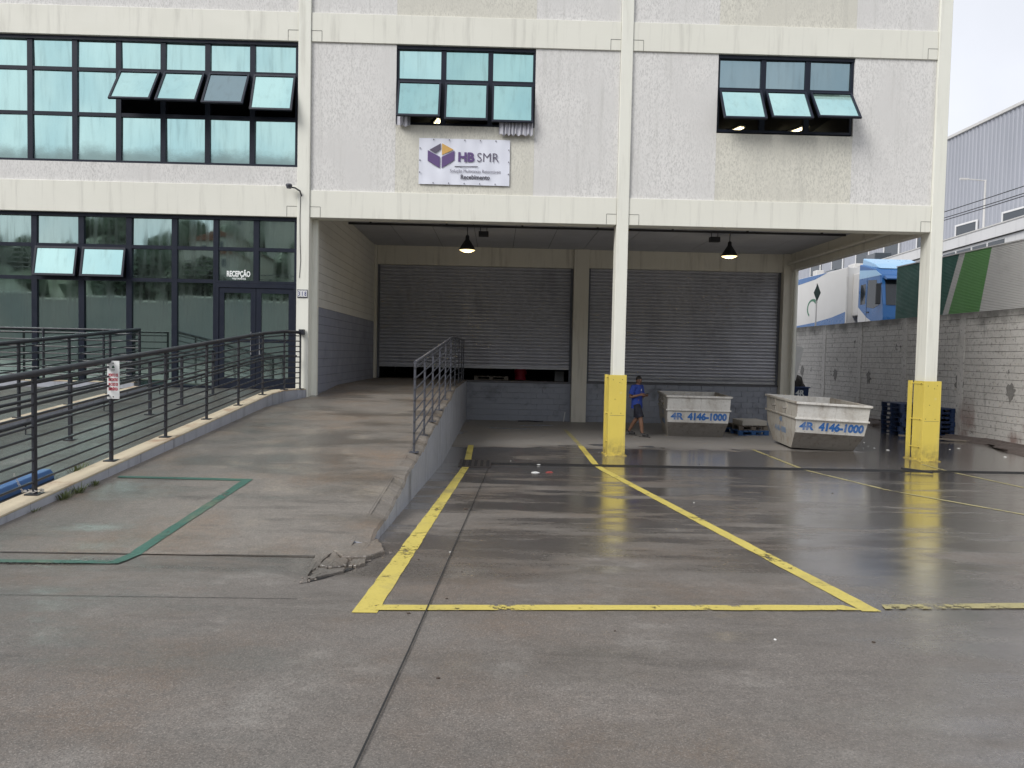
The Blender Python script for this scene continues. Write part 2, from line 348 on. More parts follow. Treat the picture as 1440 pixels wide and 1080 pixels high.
def rz(y):      # vehicle ramp surface
    return .485+.0692*(min(max(y, 6.3), 19.25)-6.3)
def lz(y):      # pedestrian walkway surface beside it
    return .53+.0848*(min(max(y, 6.3), 16.1)-6.3)
def wx(y): return -1.13+(max(y, 7)-7)*.0055      # outer face of the ramp's side wall
rnd = random.Random(3)
m = MB(); rows = [6.3, 7, 8, 9, 10, 11, 12, 13, 14, 15, 16, 16.72, 18, 19.25, 22, 25.3]
v = []; f = []
for y in rows:
    xl = -4.72 if y < 15.2 else (-4.72+(y-15.2)*.27 if y < 16.8 else -4.17)
    v += [(xl, y, rz(y)), (-2.9, y, rz(y)+.006), (wx(y)-.16, y, rz(y))]
for i in range(len(rows)-1):
    for k in (0, 1): f.append((3*i+k, 3*i+k+1, 3*i+k+4, 3*i+k+3))
ramp = struct(m.add(v, f).build('ramp', ramp_m))
toe_m = M('broken_concrete', (.20, .175, .15), .85, .35, 9, bump=.8, bscale=60, dirt=(.12, .10, .085), dirt_amt=.6)
# ramp side wall with an eroded, uneven top
m = MB(); n = 170; v = []; f = []
for i in range(n+1):
    y = 6.75+(25.1-6.75)*i/n; e = -.012+.014*math.sin(y*2.1)+.010*math.sin(y*5.3+1)+.006*math.sin(y*13.7)+rnd.uniform(-.006, .004)
    top = max(rz(y)-.01+e*(1.6 if y < 19 else .4), gz(y)+.03); x = wx(y)
    v += [(x, y, gz(y)-.1), (x+rnd.uniform(-.006, .006), y, gz(y)+(top-gz(y))*.6), (x+rnd.uniform(-.004, .003), y, top-.02), (x-.03+rnd.uniform(-.008, .006), y, top), (x-.19, y, rz(y)+.004), (x-.19, y, gz(y)-.1)]
for i in range(n):
    for k in (0, 1, 4): f.append((6*i+k, 6*i+k+1, 6*i+k+7, 6*i+k+6))
f += [(0, 1, 2, 3, 4, 5)]
m.add(v, f).build('side_wall', kerb_side, ramp)
MB().add([q for i in range(n+1) for q in (v[6*i+2], v[6*i+3], v[6*i+4])], [(3*i+k, 3*i+k+1, 3*i+k+4, 3*i+k+3) for i in range(n) for k in (0, 1)]).build('broken_edge', ramp_m, ramp)
# broken toe of the ramp: cracked pieces of concrete
def chunk(pts, z0, h, seed):
    r = random.Random(seed); m = MB(); c = Vector((sum(p[0] for p in pts)/len(pts), sum(p[1] for p in pts)/len(pts))); P = []
    for p, q in zip(pts, pts[1:]+pts[:1]):
        for t in (0, .2, .4, .6, .8): P.append((p[0]+(q[0]-p[0])*t+r.uniform(-.012, .012), p[1]+(q[1]-p[1])*t+r.uniform(-.015, .015)))
    n_ = len(P); v = []; f = []
    for k, (s_, hh) in enumerate(((1.0, -.4), (.985, .75), (.955, .97), (.70, 1.0), (.45, 1.03), (.2, 1.05))):
        for p in P:
            x, y = c.x+(p[0]-c.x)*s_, c.y+(p[1]-c.y)*s_; v.append((x, y, gz(y)+h*hh+r.uniform(-.002, .002)*(k > 0)))
    for k in range(5):
        for i in range(n_): f.append((k*n_+i, k*n_+(i+1) % n_, (k+1)*n_+(i+1) % n_, (k+1)*n_+i))
    f.append(tuple(range(5*n_, 6*n_)))
    return m.add(v, f).build('concrete_chunk', ramp_m, ramp)
chunk([(-1.42, 6.45), (-1.22, 6.9), (-1.12, 7.0), (-1.02, 6.72), (-.97, 6.42), (-1.08, 6.2), (-1.28, 6.18)], 0, .042, 1)
chunk([(-1.40, 6.42), (-1.30, 6.17), (-1.22, 6.14), (-1.19, 5.92), (-1.30, 5.82), (-1.41, 5.9)], 0, .034, 2)
chunk([(-1.18, 6.13), (-1.09, 6.17), (-1.06, 6.02), (-1.12, 5.9), (-1.18, 5.94)], 0, .03, 3)
chunk([(-1.42, 5.88), (-1.31, 5.8), (-1.20, 5.88), (-1.18, 5.76), (-1.30, 5.62), (-1.40, 5.5)], 0, .022, 4)
chunk([(-1.55, 6.35), (-1.43, 6.42), (-1.42, 5.95), (-1.44, 5.6)], 0, .022, 5)
m = MB(); rc = random.Random(5)
for i in range(70):
    t = rc.random(); x = -1.45+.5*t+rc.gauss(0, .05); y = 5.5+1.1*t+rc.gauss(0, .08); q = rc.uniform(.004, .016)
    m.add([(x+q*rc.uniform(.6, 1.2)*a, y+q*rc.uniform(.6, 1.2)*b, gz(y)+.003+q*.5*(c+.6)+.004) for a, b, c in ((1, 0, -.5), (0, 1, -.5), (-1, 0, -.5), (0, -1, -.5), (.2, .1, .7))], [(0, 1, 4), (1, 2, 4), (2, 3, 4), (3, 0, 4), (3, 2, 1, 0)])
tag(m.build('concrete_crumbs', toe_m, ramp), kind='stuff')
m = MB(); m.add([(-1.02, 6.3, gz(6.3)+.005), (-1.14, 5.86, gz(5.86)+.005), (-1.30, 5.57, gz(5.57)+.005), (-1.42, 5.42, gz(5.42)+.005), (-1.33, 5.62, gz(5.62)+.006), (-1.2, 5.84, gz(5.84)+.006), (-1.09, 6.1, gz(6.1)+.006)], [tuple(range(7))]).build('crack', joint_black, ramp)
# painted green bay and joints on the ramp
def rgz(y): return rz(y)+.002 if y > 6.3 else gz(y)
mark('green_line', green_line, [(-4.6, 8.95), (-2.96, 8.88)], [(-4.6, 9.03), (-2.96, 8.98)], zf=lambda y: rz(y)+.006, parent=ramp)
mark('green_line', green_line, *cline([(-3.09, 5.98), (-3.08, 6.3), (-3.01, 8.95)], .055), lift=.0095, zf=lambda y: rgz(y), parent=ramp)
mark('green_line', green_line, [(-4.6, 5.90), (-3.04, 5.93)], [(-4.6, 6.00), (-3.04, 6.03)], lift=.0125, parent=ramp)
mark('slab_joint', joint_black, [(-4.72, 6.30), (-1.4, 6.31)], [(-4.72, 6.308), (-1.4, 6.318)], lift=.004, zf=rgz, parent=ramp)
mark('slab_joint', joint_black, [(-4.17, 18.0), (-1.25, 18.0)], [(-4.17, 18.015), (-1.25, 18.015)], lift=.008, zf=rz, parent=ramp)
# pedestrian walkway on the left
walk = struct(sheet([6.3, 8, 10, 12, 14, 16.1, 16.95], -16, -4.9, lz).build('walkway', walk_m))
MB().box(-16, -4.9, 6.26, 6.3, .2, .53).build('edge', kerb_side, walk)
kp = [(-4.72, y) for y in (6.3, 7.5, 9, 10.5, 12, 13.5, 14.9, 15.5)]+[(-4.62, 16.05), (-4.46, 16.5), (-4.32, 16.70)]
def kerb(name, path, width, zt, zb, side=1):
    # separate lengths, each a block with its top and side face
    k = None; base = None
    for i, (p, q) in enumerate(zip(path[:-1], path[1:])):
        d = Vector((q[0]-p[0], q[1]-p[1])); nrm = Vector((-d.y, d.x)).normalized()*width*side
        if abs(d.x) > .02 and side == 1: nrm = Vector((-width, .04))
        j = .003
        a0 = Vector(p)+d.normalized()*j; a1 = Vector(q)-d.normalized()*j
        v = [(a0.x, a0.y, zb(a0.y)-.2), (a0.x+nrm.x, a0.y+nrm.y, zb(a0.y)-.2), (a1.x+nrm.x, a1.y+nrm.y, zb(a1.y)-.2), (a1.x, a1.y, zb(a1.y)-.2)]
        tp = [(x, y, zt(y)-.02) for x, y, z in v]
        cap = [(x, y, zt(y)+.005) for x, y, z in v]
        if base is None:
            base = MB().hexa(v+tp).build(name, kerb_side); struct(base)
        else: MB().hexa(v+tp).build('kerb_block', kerb_side, base)
        MB().hexa([(x, y, z+.001) for x, y, z in tp]+cap).build('kerb_cap', kerb_top, base, bevel=.006)
    return base
kerb_a = kerb('ramp_kerb', kp, .27, lambda y: lz(y)+.03, rz)
kerb_b = kerb('walkway_kerb', [(-7.62, y) for y in (8, 10, 12, 14, 16.1)], .22, lambda y: lz(y)+.07, lz)
kerb_c = kerb('landing_kerb', [(x, 16.1) for x in (-7.9, -9.5, -11.2, -13)], .2, lambda y: 1.50, lz, side=-1)

# ---- drain channel
dr = thing('drain_channel', 'narrow black slotted drain channel crossing the wet concrete yard', 'drain', (-.1, 15, 0))
m = MB().box(-.1, 13.4, 14.84, 14.865, -.02, .016).box(-.1, 13.4, 15.155, 15.18, -.02, .012); m.build('frame', black_metal, dr)
box('channel_bed', joint_black, dr, -.1, 13.4, 14.865, 15.155, .0, .009)
m = MB()
for i in range(450): m.box(-.09+i*.03, -.078+i*.03, 14.865, 15.155, .009, .0145)
tag(m.build('grate_bars', black_metal, dr), kind='stuff')
m = MB().box(-.72, -.08, 14.30, 15.28, -.05, .052)
sump = thing('sump_cover', 'square dark steel sump cover at the end of the drain channel', 'drain cover', (-.4, 14.8, 0))
m.build('plate', M('dark_plate', (.035, .03, .03), .45, .3, 8, bump=.5, bscale=60), sump)
for i in range(5): box('slot', joint_black, sump, -.66+i*.12, -.60+i*.12, 14.4, 15.2, .052, .056)

# ================================================================ WAREHOUSE BUILDING
YF = 16.75
B = thing('warehouse_building', 'cream concrete warehouse with green glass windows and two loading docks under its overhang', 'building', (2.8, 16.75, 0))
# pillars: rise full height; the two free-standing ones carry the overhang
PX = {'a': (-4.57, -4.29), 'b': (2.655, 2.925), 'c': (9.89, 10.175)}
ZT = 12.6
box('pillar', pil_paint, B, *PX['a'], 16.72, 17.14, 0, ZT, bevel=.012)
box('pillar', pil_paint, B, *PX['b'], 16.72, 17.10, 0, ZT, bevel=.012)
box('pillar', pil_paint, B, *PX['c'], 16.72, 17.14, 0, ZT, bevel=.012)
bays = [(-16.2, -4.575), (-4.285, 2.65), (2.93, 9.885)]
zb1 = [(5.265, 5.955), (5.265, 5.87), (5.265, 5.87)]
for (a, b), (z0, z1) in zip(bays, zb1):
    box('beam', cream, B, a, b, YF, 17.12, z0, z1, bevel=.008)
    box('beam', cream, B, a, b, YF, 17.12, 9.165, 9.80, bevel=.008)
# grooves round the corbels where the beams rest
for px in (-4.57, -4.29, 2.655, 2.925, 9.89):
    s = -1 if px in (-4.57, 2.655, 9.89) else 1
    for zb in (5.265, 9.165):
        x0, x1 = sorted((px+s*.005, px+s*.235)); m = MB()
        m.box(x0, x1, YF-.004, YF+.01, zb+.235, zb+.243)
        e = x1 if s > 0 else x0
        m.box(e-.004, e+.004, YF-.0035, YF+.01, zb+.005, zb+.235); m.build('corbel_groove', joint_m, B)
# panels
def panel(x0, x1, z0, z1, mat): return box('wall_panel', mat, B, x0, x1, YF+.035, 17.0, z0, z1)
panel(-16.2, -4.575, 5.957, 6.385, stucco_grey); panel(-16.2, -4.575, 9.802, ZT, stucco_grey)
for (x0, wa, wb, x1) in ((-4.285, -2.39, .74, 2.65), (2.93, 4.885, 8.01, 9.885)):
    panel(x0, wa-.002, 5.872, 9.163, stucco_grey); panel(wb+.002, x1, 5.872, 9.163, stucco_grey)
    panel(wa, wb, 5.872, 7.395, stucco_yel)
    panel(x0, wa-.002, 9.802, ZT, stucco_grey); panel(wa, wb, 9.802, ZT, stucco_yel); panel(wb+.002, x1, 9.802, ZT, stucco_grey)
box('side_wall', stucco_grey, B, 9.97, 10.15, 17.145, 33, 5.88, ZT)
box('roof_slab', cream, B, -16.2, 10.1, 17.15, 33, 12.3, 12.5)
box('back_wall', cream, B, -16.2, 10.1, 33.01, 33.2, 0, ZT)
box('end_wall', cream, B, -16.4, -16.21, 16.78, 33, 0, ZT)

# ---- windows
def window(xs, zs, y, vents, gm, parent, lw=.058, name='window', open_rows=(), dark=()):
    m = MB(); x0, x1, z0, z1 = xs[0], xs[-1], zs[0], zs[-1]
    m.box(x0, x1, y-.07, y+.06, z1-.075, z1).box(x0, x1, y-.05, y+.06, z0, z0+.055)
    m.box(x0, x0+.055, y-.049, y+.06, z0+.055, z1-.075).box(x1-.055, x1, y-.049, y+.06, z0+.055, z1-.075)
    w = m.build(name, frame_m, parent)
    for x in xs[1:-1]:
        box('mullion', frame_m, w, x-lw, x+lw, y-.045, y+.05, z0+.055, z1-.075)
    cols = len(xs)-1
    for zi in zs[1:-1]:
        for i in range(cols):
            a = xs[i]+(.055 if i == 0 else lw); b = xs[i+1]-(.055 if i == cols-1 else lw)
            if (i, zi) in dark: continue
            box('transom', frame_m, w, a, b, y-.04, y+.045, zi-.04, zi+.04)
    for i in range(cols):
        for j in range(len(zs)-1):
            a = xs[i]+(.055 if i == 0 else lw); b = xs[i+1]-(.055 if i == cols-1 else lw)
            lo = zs[j]+(.055 if j == 0 else .04); hi = zs[j+1]-(.075 if j == len(zs)-2 else .04)
            g = gm(i, j); tl = rnd.uniform(-.006, .006); tz = rnd.uniform(-.006, .006)
            if (i, j) in vents:
                ang = math.radians(vents[(i, j)]); hy = y-.05; h = hi-lo+.02
                def T(px, pd, pz):      # sash space: pz down from the hinge, pd outwards
                    return (px, hy-pz*math.sin(ang)-pd*math.cos(ang), hi-pz*math.cos(ang)+pd*math.sin(ang))
                def sb(m_, xa, xb, d0, d1, p0, p1):
                    m_.hexa([T(xa, d1, p1), T(xb, d1, p1), T(xb, d0, p1), T(xa, d0, p1), T(xa, d1, p0), T(xb, d1, p0), T(xb, d0, p0), T(xa, d0, p0)])
                s = MB(); a -= .012; b += .012
                sb(s, a, b, 0, .045, 0, .046); sb(s, a, b, 0, .045, h-.046, h)
                sb(s, a, a+.044, 0, .045, .046, h-.046); sb(s, b-.044, b, 0, .045, .046, h-.046)
                so_ = s.build('sash', frame_m, w)
                p = MB(); sb(p, a+.04, b-.04, .018, .026, .045, h-.045); p.build('pane', g, w)
            else:
                MB().hexa([(a-.01, y+tl-tz, lo-.01), (b+.01, y-tl-tz, lo-.01), (b+.01, y+.012-tl, lo-.01), (a-.01, y+.012+tl, lo-.01),
                           (a-.01, y+tl+tz, hi+.01), (b+.01, y-tl+tz, hi+.01), (b+.01, y+.012-tl+tz, hi+.01), (a-.01, y+.012+tl+tz, hi+.01)]).build('pane', g, w)
    return w
ux = [-14.5, -13.52, -12.54, -11.55, -10.56, -9.57, -8.6, -7.61, -6.62, -5.62, -4.6]
window(ux, [6.39, 7.46, 8.45, 9.16], YF+.13, {(6, 1): 33, (7, 1): 33, (8, 1): 37, (9, 1): 24} if False else {(6, 1): 33, (7, 1): 32, (8, 1): 30, (9, 1): 20},
       lambda i, j: glass_dim_mirror if (i, j) == (8, 1) else (glass_vent if i > 5 and j == 1 else glass), B)
window([-2.39, -1.335, -.275, .74], [7.4, 8.40, 9.16], YF+.13, {(0, 0): 20, (1, 0): 15, (2, 0): 12}, lambda i, j: glass if (i, j) == (0, 1) else glass_mid, B)
window([4.885, 5.94, 6.96, 8.01], [7.44, 8.40, 9.16], YF+.13, {(0, 0): 30, (1, 0): 33, (2, 0): 36}, lambda i, j: glass_dim_mirror if j == 1 else glass_vent, B)
lx = [-14.7, -13.65, -12.6, -11.55, -10.5, -9.45, -8.38, -7.36, -6.43]
window(lx, [1.36, 3.79, 4.53, 5.26], YF+.15, {(4, 1): 11, (5, 1): 11}, lambda i, j: glass_low if (i, j) not in ((4, 1), (5, 1)) else glass_vent, B, lw=.062)
# reception doorway: two transom rows, double glass doors
window([-6.428, -5.52, -4.6], [3.76, 4.53, 5.26], YF+.15, {}, lambda i, j: glass_low, B, lw=.062)
dm = MB().box(-6.428, -4.6, YF+.10, YF+.21, 3.66, 3.757).box(-6.428, -6.36, YF+.10, YF+.21, 1.36, 3.66).box(-4.66, -4.6, YF+.10, YF+.21, 1.36, 3.66)
door_frame = dm.build('door_frame', frame_m, B)
for (a, b, hx) in ((-6.355, -5.525, -5.62), (-5.515, -4.665, -5.42)):
    d = MB().box(a, a+.115, YF+.115, YF+.165, 1.37, 3.65).box(b-.115, b, YF+.115, YF+.165, 1.37, 3.65)
    d.box(a+.115, b-.115, YF+.115, YF+.165, 3.54, 3.65).box(a+.115, b-.115, YF+.115, YF+.165, 2.42, 2.50).box(a+.115, b-.115, YF+.115, YF+.165, 1.37, 1.6)
    dd = d.build('door', frame_m, B)
    box('door_pane', glass_low, dd, a+.11, b-.11, YF+.135, YF+.145, 2.49, 3.55); box('door_pane', glass_low, dd, a+.11, b-.11, YF+.135, YF+.145, 1.59, 2.43)
    MB().tube([(hx, YF+.115, 2.15), (hx, YF+.06, 2.15), (hx, YF+.06, 2.65), (hx, YF+.115, 2.65)], .014).build('handle', steel_rail, dd, smooth=True)
# dark rooms behind the windows with ceiling tubes
for nm, b in (('room_floor', (-16.1, 9.9, 17.13, 28, 5.88, 6.0)), ('room_ceiling', (-16.1, 9.9, 17.13, 28, 9.45, 9.6)), ('room_wall', (-16.1, 9.9, 28.01, 28.1, 5.88, 9.6)),
              ('room_wall', (-4.5, -4.35, 17.15, 28, 6.0, 9.45)), ('room_wall', (2.7, 2.85, 17.13, 28, 6.0, 9.45)), ('room_wall', (9.75, 9.9, 17.13, 28, 6.0, 9.45)),
              ('lobby_wall', (-16.1, -4.6, 19.5, 19.6, 1.3, 5.88)), ('lobby_floor', (-16.1, -4.6, 16.96, 19.5, 1.2, 1.355)), ('lobby_ceiling', (-16.1, -4.6, 17.13, 19.5, 5.6, 5.87))):
    box(nm, room_m, B, *b)
for (x, y, rot) in ((-1.95, 19.9, .3), (-2.05, 23.2, .3), (7.2, 23.2, .35), (9.1, 23.0, .35), (5.6, 20., .3)):
    lf = thing('ceiling_light', 'lit fluorescent fitting on the office ceiling behind the open window %s' % ('above the banner' if x < 0 else 'of the corner bay'), 'ceiling light', (x, y, 9.40), (0, 0, rot), 'office ceiling lights seen through the open windows')
    MB().box(-.11, .11, -.6, .6, 0, .05).build('housing', white_gloss, lf, local=True)
    for s in (-.05, .05): MB().tube([(s, -.56, -.02), (s, .56, -.02)], .018, 6).build('tube', tube_m, lf, local=True)

# ---- loading bay under the overhang
SZ = 5.87
for i in range(12):
    a = -4.3+i*1.19; box('ceiling_panel', soffit_m, B, a+.008, min(a+1.182, 9.96), 17.125, 25.0, SZ+rnd.uniform(-.004, .004), SZ+.15)
box('ceiling_fill', joint_m, B, -4.3, 9.96, 17.125, 25.0, SZ+.03, SZ+.14)
box('side_beam', inner_paint, B, 9.93, 10.17, 17.145, 24.85, 5.30, 5.885, bevel=.01)
MB().tube([(9.80, 17.13, 5.52), (9.80, 24.8, 5.52)], .05, 8).build('pipe', inner_paint, B, smooth=True)
for (a, b) in ((-4.37, -4.11), (2.545, 3.055), (9.70, 10.19)):
    box('rear_pillar', inner_paint, B, a, b, 24.86, 25.3, 0, 5.868, bevel=.012)
box('lintel', inner_paint, B, -4.105, 2.54, 24.98, 25.4, 5.235, 5.868); box('lintel', inner_paint, B, 3.06, 9.695, 24.98, 25.4, 5.255, 5.868)
# side wall of the bay: block courses, painted grey below and white above
box('bay_wall_core', joint_m, B, -4.42, -4.195, 17.145, 24.855, 1.0, 5.866)
z = 1.08; k = 0
while z < 5.85:
    h = min(.2, 5.866-z)
    for (za, zb, mt) in (((z, z+h, block_side_grey),) if z+h <= 3.29 else ((z, z+h, block_side_white),)):
        box('block_course', mt, B, -4.25, -4.185+rnd.uniform(-.0025, .0025), 17.146, 24.854, za+.004, zb-.004)
    z += .2
box('corner_trim', pil_paint, B, -4.288, -4.17, 17.02, 17.1435, 1.1, 5.26)
# dock walls built of painted blocks
blk = MB().box(-.195, .195, 0, .05, .003, .190)
bmesh_block = blk.build('dock_block', block_grey); bm_me = bmesh_block.data; bpy.data.objects.remove(bmesh_block)
def blockrow(parent, me, x0, x1, ypos, z0, rows, bw, bh, nm, orient='x', jitter=.003, limit=None):
    cnt = 0
    for r in range(rows):
        x = x0+(0 if r % 2 == 0 else -bw/2)
        while x < x1-.02:
            a = max(x, x0); b = min(x+bw, x1)
            if b-a > .06:
                o = bpy.data.objects.new(nm, me); COL.objects.link(o); o.parent = parent; of = ORI[parent]
                o.location = Vector(((a+b)/2, ypos+rnd.uniform(-jitter, jitter), z0+r*bh))-of; o.scale = ((b-a)/bw, 1, 1); cnt += 1
            x += bw
    return cnt
for (a, b, top) in ((-1.03, 2.545, 1.35), (3.055, 9.70, 1.38)):
    dw = box('dock_wall', block_grey, B, a, b, 25.105, 25.38, -.05, top); 
    blockrow(dw, bm_me, a, b, 25.07, .0, 7, .40, .194, 'block')
    box('dock_edge', M('dock_edge_steel', (.09, .09, .10), .5, .3, 4, metal=.3), B, a, b, 25.055, 25.104, top-.06, top+.006)
box('dock_floor', ramp_m, B, -4.3, 10.1, 25.39, 33, 1.1, 1.352); box('dock_ceiling', room_m, B, -4.3, 10.1, 25.41, 33, 5.6, 5.7)
box('dock_floor_edge', ramp_m, B, -4.10, -1.035, 25.31, 25.388, 1.0, 1.36)
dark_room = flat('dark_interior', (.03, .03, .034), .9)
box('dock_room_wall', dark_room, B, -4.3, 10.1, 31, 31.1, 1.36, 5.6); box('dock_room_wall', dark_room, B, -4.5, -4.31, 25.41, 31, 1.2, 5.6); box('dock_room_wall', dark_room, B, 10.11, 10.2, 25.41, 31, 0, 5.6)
def shutter(x0, x1, z0, z1, label):
    m = MB(); pitch = .1145; nrow = int((z1-z0)/pitch); v = []; f = []; prof = [(0, .006), (.010, -.020), (.030, -.038), (.060, -.042), (.088, -.030), (.104, .004)]
    nx = 14; P = []
    for r in range(nrow+1):
        for dz, dy in prof:
            zz = z1-r*pitch-dz
            if zz > z0: P.append((zz, dy))
    P.append((z0, 0))
    for zz, dy in P:
        for i in range(nx+1):
            x = x0+(x1-x0)*i/nx; v.append((x, 25.16+dy+.006*math.sin(i*1.7+zz*2.1)+.004*math.sin(i*.6+zz*5), zz))
    for r in range(len(P)-1):
        for i in range(nx): f.append((r*(nx+1)+i, r*(nx+1)+i+1, (r+1)*(nx+1)+i+1, (r+1)*(nx+1)+i))
    s = m.add(v, f).build('roller_shutter', shutter_m, B); s['label'] = label
    box('bottom_rail', steel_rail, s, x0+.02, x1-.02, 25.115, 25.19, z0-.055, z0+.02)
    for a in (x0-.02, x1-.06): box('guide_rail', M('guide_rail_paint', (.10, .11, .13), .5, .2, 3), s, a, a+.08, 25.09, 25.21, (1.36 if z0 > 1 else z0), z1)
    return s
shutter(-4.085, 2.52, 1.83, 5.25, 'corrugated steel shutter raised a little above the dock floor')
s2 = shutter(3.08, 9.675, 1.46, 5.27, 'corrugated steel shutter lowered onto the dock edge')
box('lower_rail', steel_rail, s2, 3.12, 9.64, 25.10, 25.118, 1.56, 1.60)

# pendant lamps with their light, conduit and camera boxes
for (x, lab) in ((-.9, 'lit black bell pendant lamp hanging before the raised shutter'), (6.5, 'lit black bell pendant lamp hanging before the lowered shutter')):
    L = thing('pendant_lamp', lab, 'lamp', (x, 20.7, 5.16), group='pendant lamps of the loading bay')
    MB().lathe([(.235, 0), (.225, .03), (.17, .13), (.10, .24), (.06, .30), (.05, .40), (.03, .42), (0.001, .42)], (x, 20.7, 5.16), 24).build('shade', black_metal, L, smooth=True)
    MB().lathe([(.001, -.055), (.11, -.045), (.19, -.015), (.222, .012)], (x, 20.7, 5.16), 24).build('diffuser', lamp_glow, L)
    MB().tube([(x, 20.7, 5.57), (x, 20.7, 5.88)], .012, 6).build('stem', black_metal, L)
    pl = bpy.data.lights.new('lamp_light', 'POINT'); pl.energy = 14; pl.color = (1, .85, .6); pl.shadow_soft_size = .15
    po = bpy.data.objects.new('lamp_light', pl); COL.objects.link(po); po.location = (0, 0, -.08); po.parent = L
    c = thing('ballast_box', 'small black control box fixed to the ceiling pipe beside the %s lamp' % ('left' if x < 0 else 'right') if False else ('small black gear box on the ceiling beside the lamp of the %s shutter' % ('raised' if x < 0 else 'lowered')), 'gear box', (x+(.45 if x < 0 else -.42), 20.75, 5.6))
    bx = c.location.x
    MB().box(bx-.14, bx+.14, 20.66, 20.84, 5.56, 5.70).build('housing', black_metal, c, bevel=.01)
    for s in (-.09, .09): MB().tube([(bx+s, 20.75, 5.70), (bx+s, 20.75, 5.88)], .01, 6).build('hanger', black_metal, c)
cd = thing('ceiling_conduit', 'long thin black conduit pipe under the loading bay ceiling', 'pipe', (2.8, 20.55, 5.8))
MB().tube([(-4.18, 20.5, 5.80), (9.7, 20.5, 5.80)], .032, 8).build('pipe', black_metal, cd, smooth=True)
for i in range(7): box('clip', black_metal, cd, -3.6+i*2.1, -3.55+i*2.1, 20.47, 20.53, 5.80, 5.88)

# yellow steel guards round the two free pillars
def guard(x0, x1, y0, y1, label):
    g = thing('pillar_guard', label, 'pillar guard', ((x0+x1)/2, y0, 0), group='yellow pillar guards')
    MB().box(x0, x1, y0, y0+.012, .01, 1.85).build('front_plate', yellow_guard, g, bevel=.004)
    MB().box(x0-.0, x0+.012, y0+.013, y1-.2, .01, 1.85).build('side_plate', yellow_guard, g)
    MB().box(x0-.03, x0+.012, y1-.13, y1, .01, 1.85).build('side_plate', yellow_guard, g)
    MB().box(x1-.012, x1, y0+.013, y1, .01, 1.85).build('side_plate', yellow_guard, g)
    MB().box(x0-.06, x1+.04, y0-.03, y1+.02, .0, .02).build('base_plate', yellow_guard, g)
    for z in (1.78, .95, .3):
        MB().box(x0-.012, x0, y0+.06, y1-.02, z, z+.025).build('strap', yellow_guard, g)
        for y in (y0+.1, y1-.06): MB().lathe([(.001, 0), (.014, 0), (.014, .012), (.001, .012)], (x0-.015, y, z+.006), 8).build('bolt', bolt_m, g)
    for (dx, z) in ((.09, 1.74), (.24, 1.68), (.14, 1.30), (.28, .98), (.06, .98), (.30, 1.75)):
        MB().prism([(x0+dx+.009*math.cos(t*math.pi/4), z+.009*math.sin(t*math.pi/4)) for t in range(8)], 'y', y0-.004, y0+.002).build('bolt', bolt_m, g)
    MB().box(x0+.03, x1-.03, y0-.0015, y0+.002, .925, .931).build('seam', joint_m, g)
    return g
guard(2.56, 2.955, 16.60, 17.14, 'yellow steel guard on the pillar between the two docks')
guard(9.80, 10.20, 16.58, 17.2, 'yellow steel guard on the corner pillar by the concrete block wall')
MB().tube([(10.27, 17.05, 0.0), (10.26, 17.0, .2), (10.215, 17.0, 4.9)], .03, 8).build('downpipe', pil_paint, B, smooth=True)
MB().tube([(10.05, 24.7, 0), (10.05, 24.7, 5.3)], .075, 12).build('downpipe', pil_paint, B, smooth=True)
# small floodlight and cable on the first pillar
fl = thing('wall_floodlight', 'small grey floodlight on a bent arm on the pillar above reception', 'floodlight', (-4.57, 16.70, 5.86))
MB().tube([(-4.47, 16.73, 5.73), (-4.49, 16.66, 5.83), (-4.58, 16.60, 5.88), (-4.66, 16.58, 5.89)], .018, 6).build('arm', rail_m, fl, smooth=True)
MB().lathe([(.001, -.04), (.05, -.04), (.075, .03), (.06, .06), (.001, .06)], (-4.71, 16.57, 5.90), 12).build('head', rail_m2, fl, smooth=True)
cb = MB().tube([(-4.49, 16.714, 5.72), (-4.50, 16.714, 5.2), (-4.49, 16.714, 4.6), (-4.475, 16.714, 4.3), (-4.50, 16.714, 3.9)], .006, 5).build('cable', black_metal, B)

# ================================================================ lettering helper
def text(name, s, size, mat, parent, T, bold=0., width=1., align='LEFT', spacing=1., shear=0., extrude=.0008):
    cu = bpy.data.curves.new(name, 'FONT'); cu.body = s; cu.size = size; cu.extrude = extrude; cu.offset = bold; cu.align_x = align
    cu.space_character = spacing; cu.shear = shear; cu.resolution_u = 3
    t = bpy.data.objects.new(name+'_tmp', cu); COL.objects.link(t); bpy.context.view_layer.update()
    me = bpy.data.meshes.new_from_object(t.evaluated_get(bpy.context.evaluated_depsgraph_get()))
    bpy.data.objects.remove(t); bpy.data.curves.remove(cu)
    of = ORI.get(parent, Vector((0, 0, 0)))
    for v in me.vertices: v.co = Vector(T(v.co.x*width, v.co.y, v.co.z))-of
    me.materials.clear(); me.materials.append(mat); me.name = name
    o = bpy.data.objects.new(name, me); COL.objects.link(o); o.parent = parent; ORI[o] = of
    return o
def on_front(x0, z0, y): return lambda a, b, c: (x0+a, y-c, z0+b)

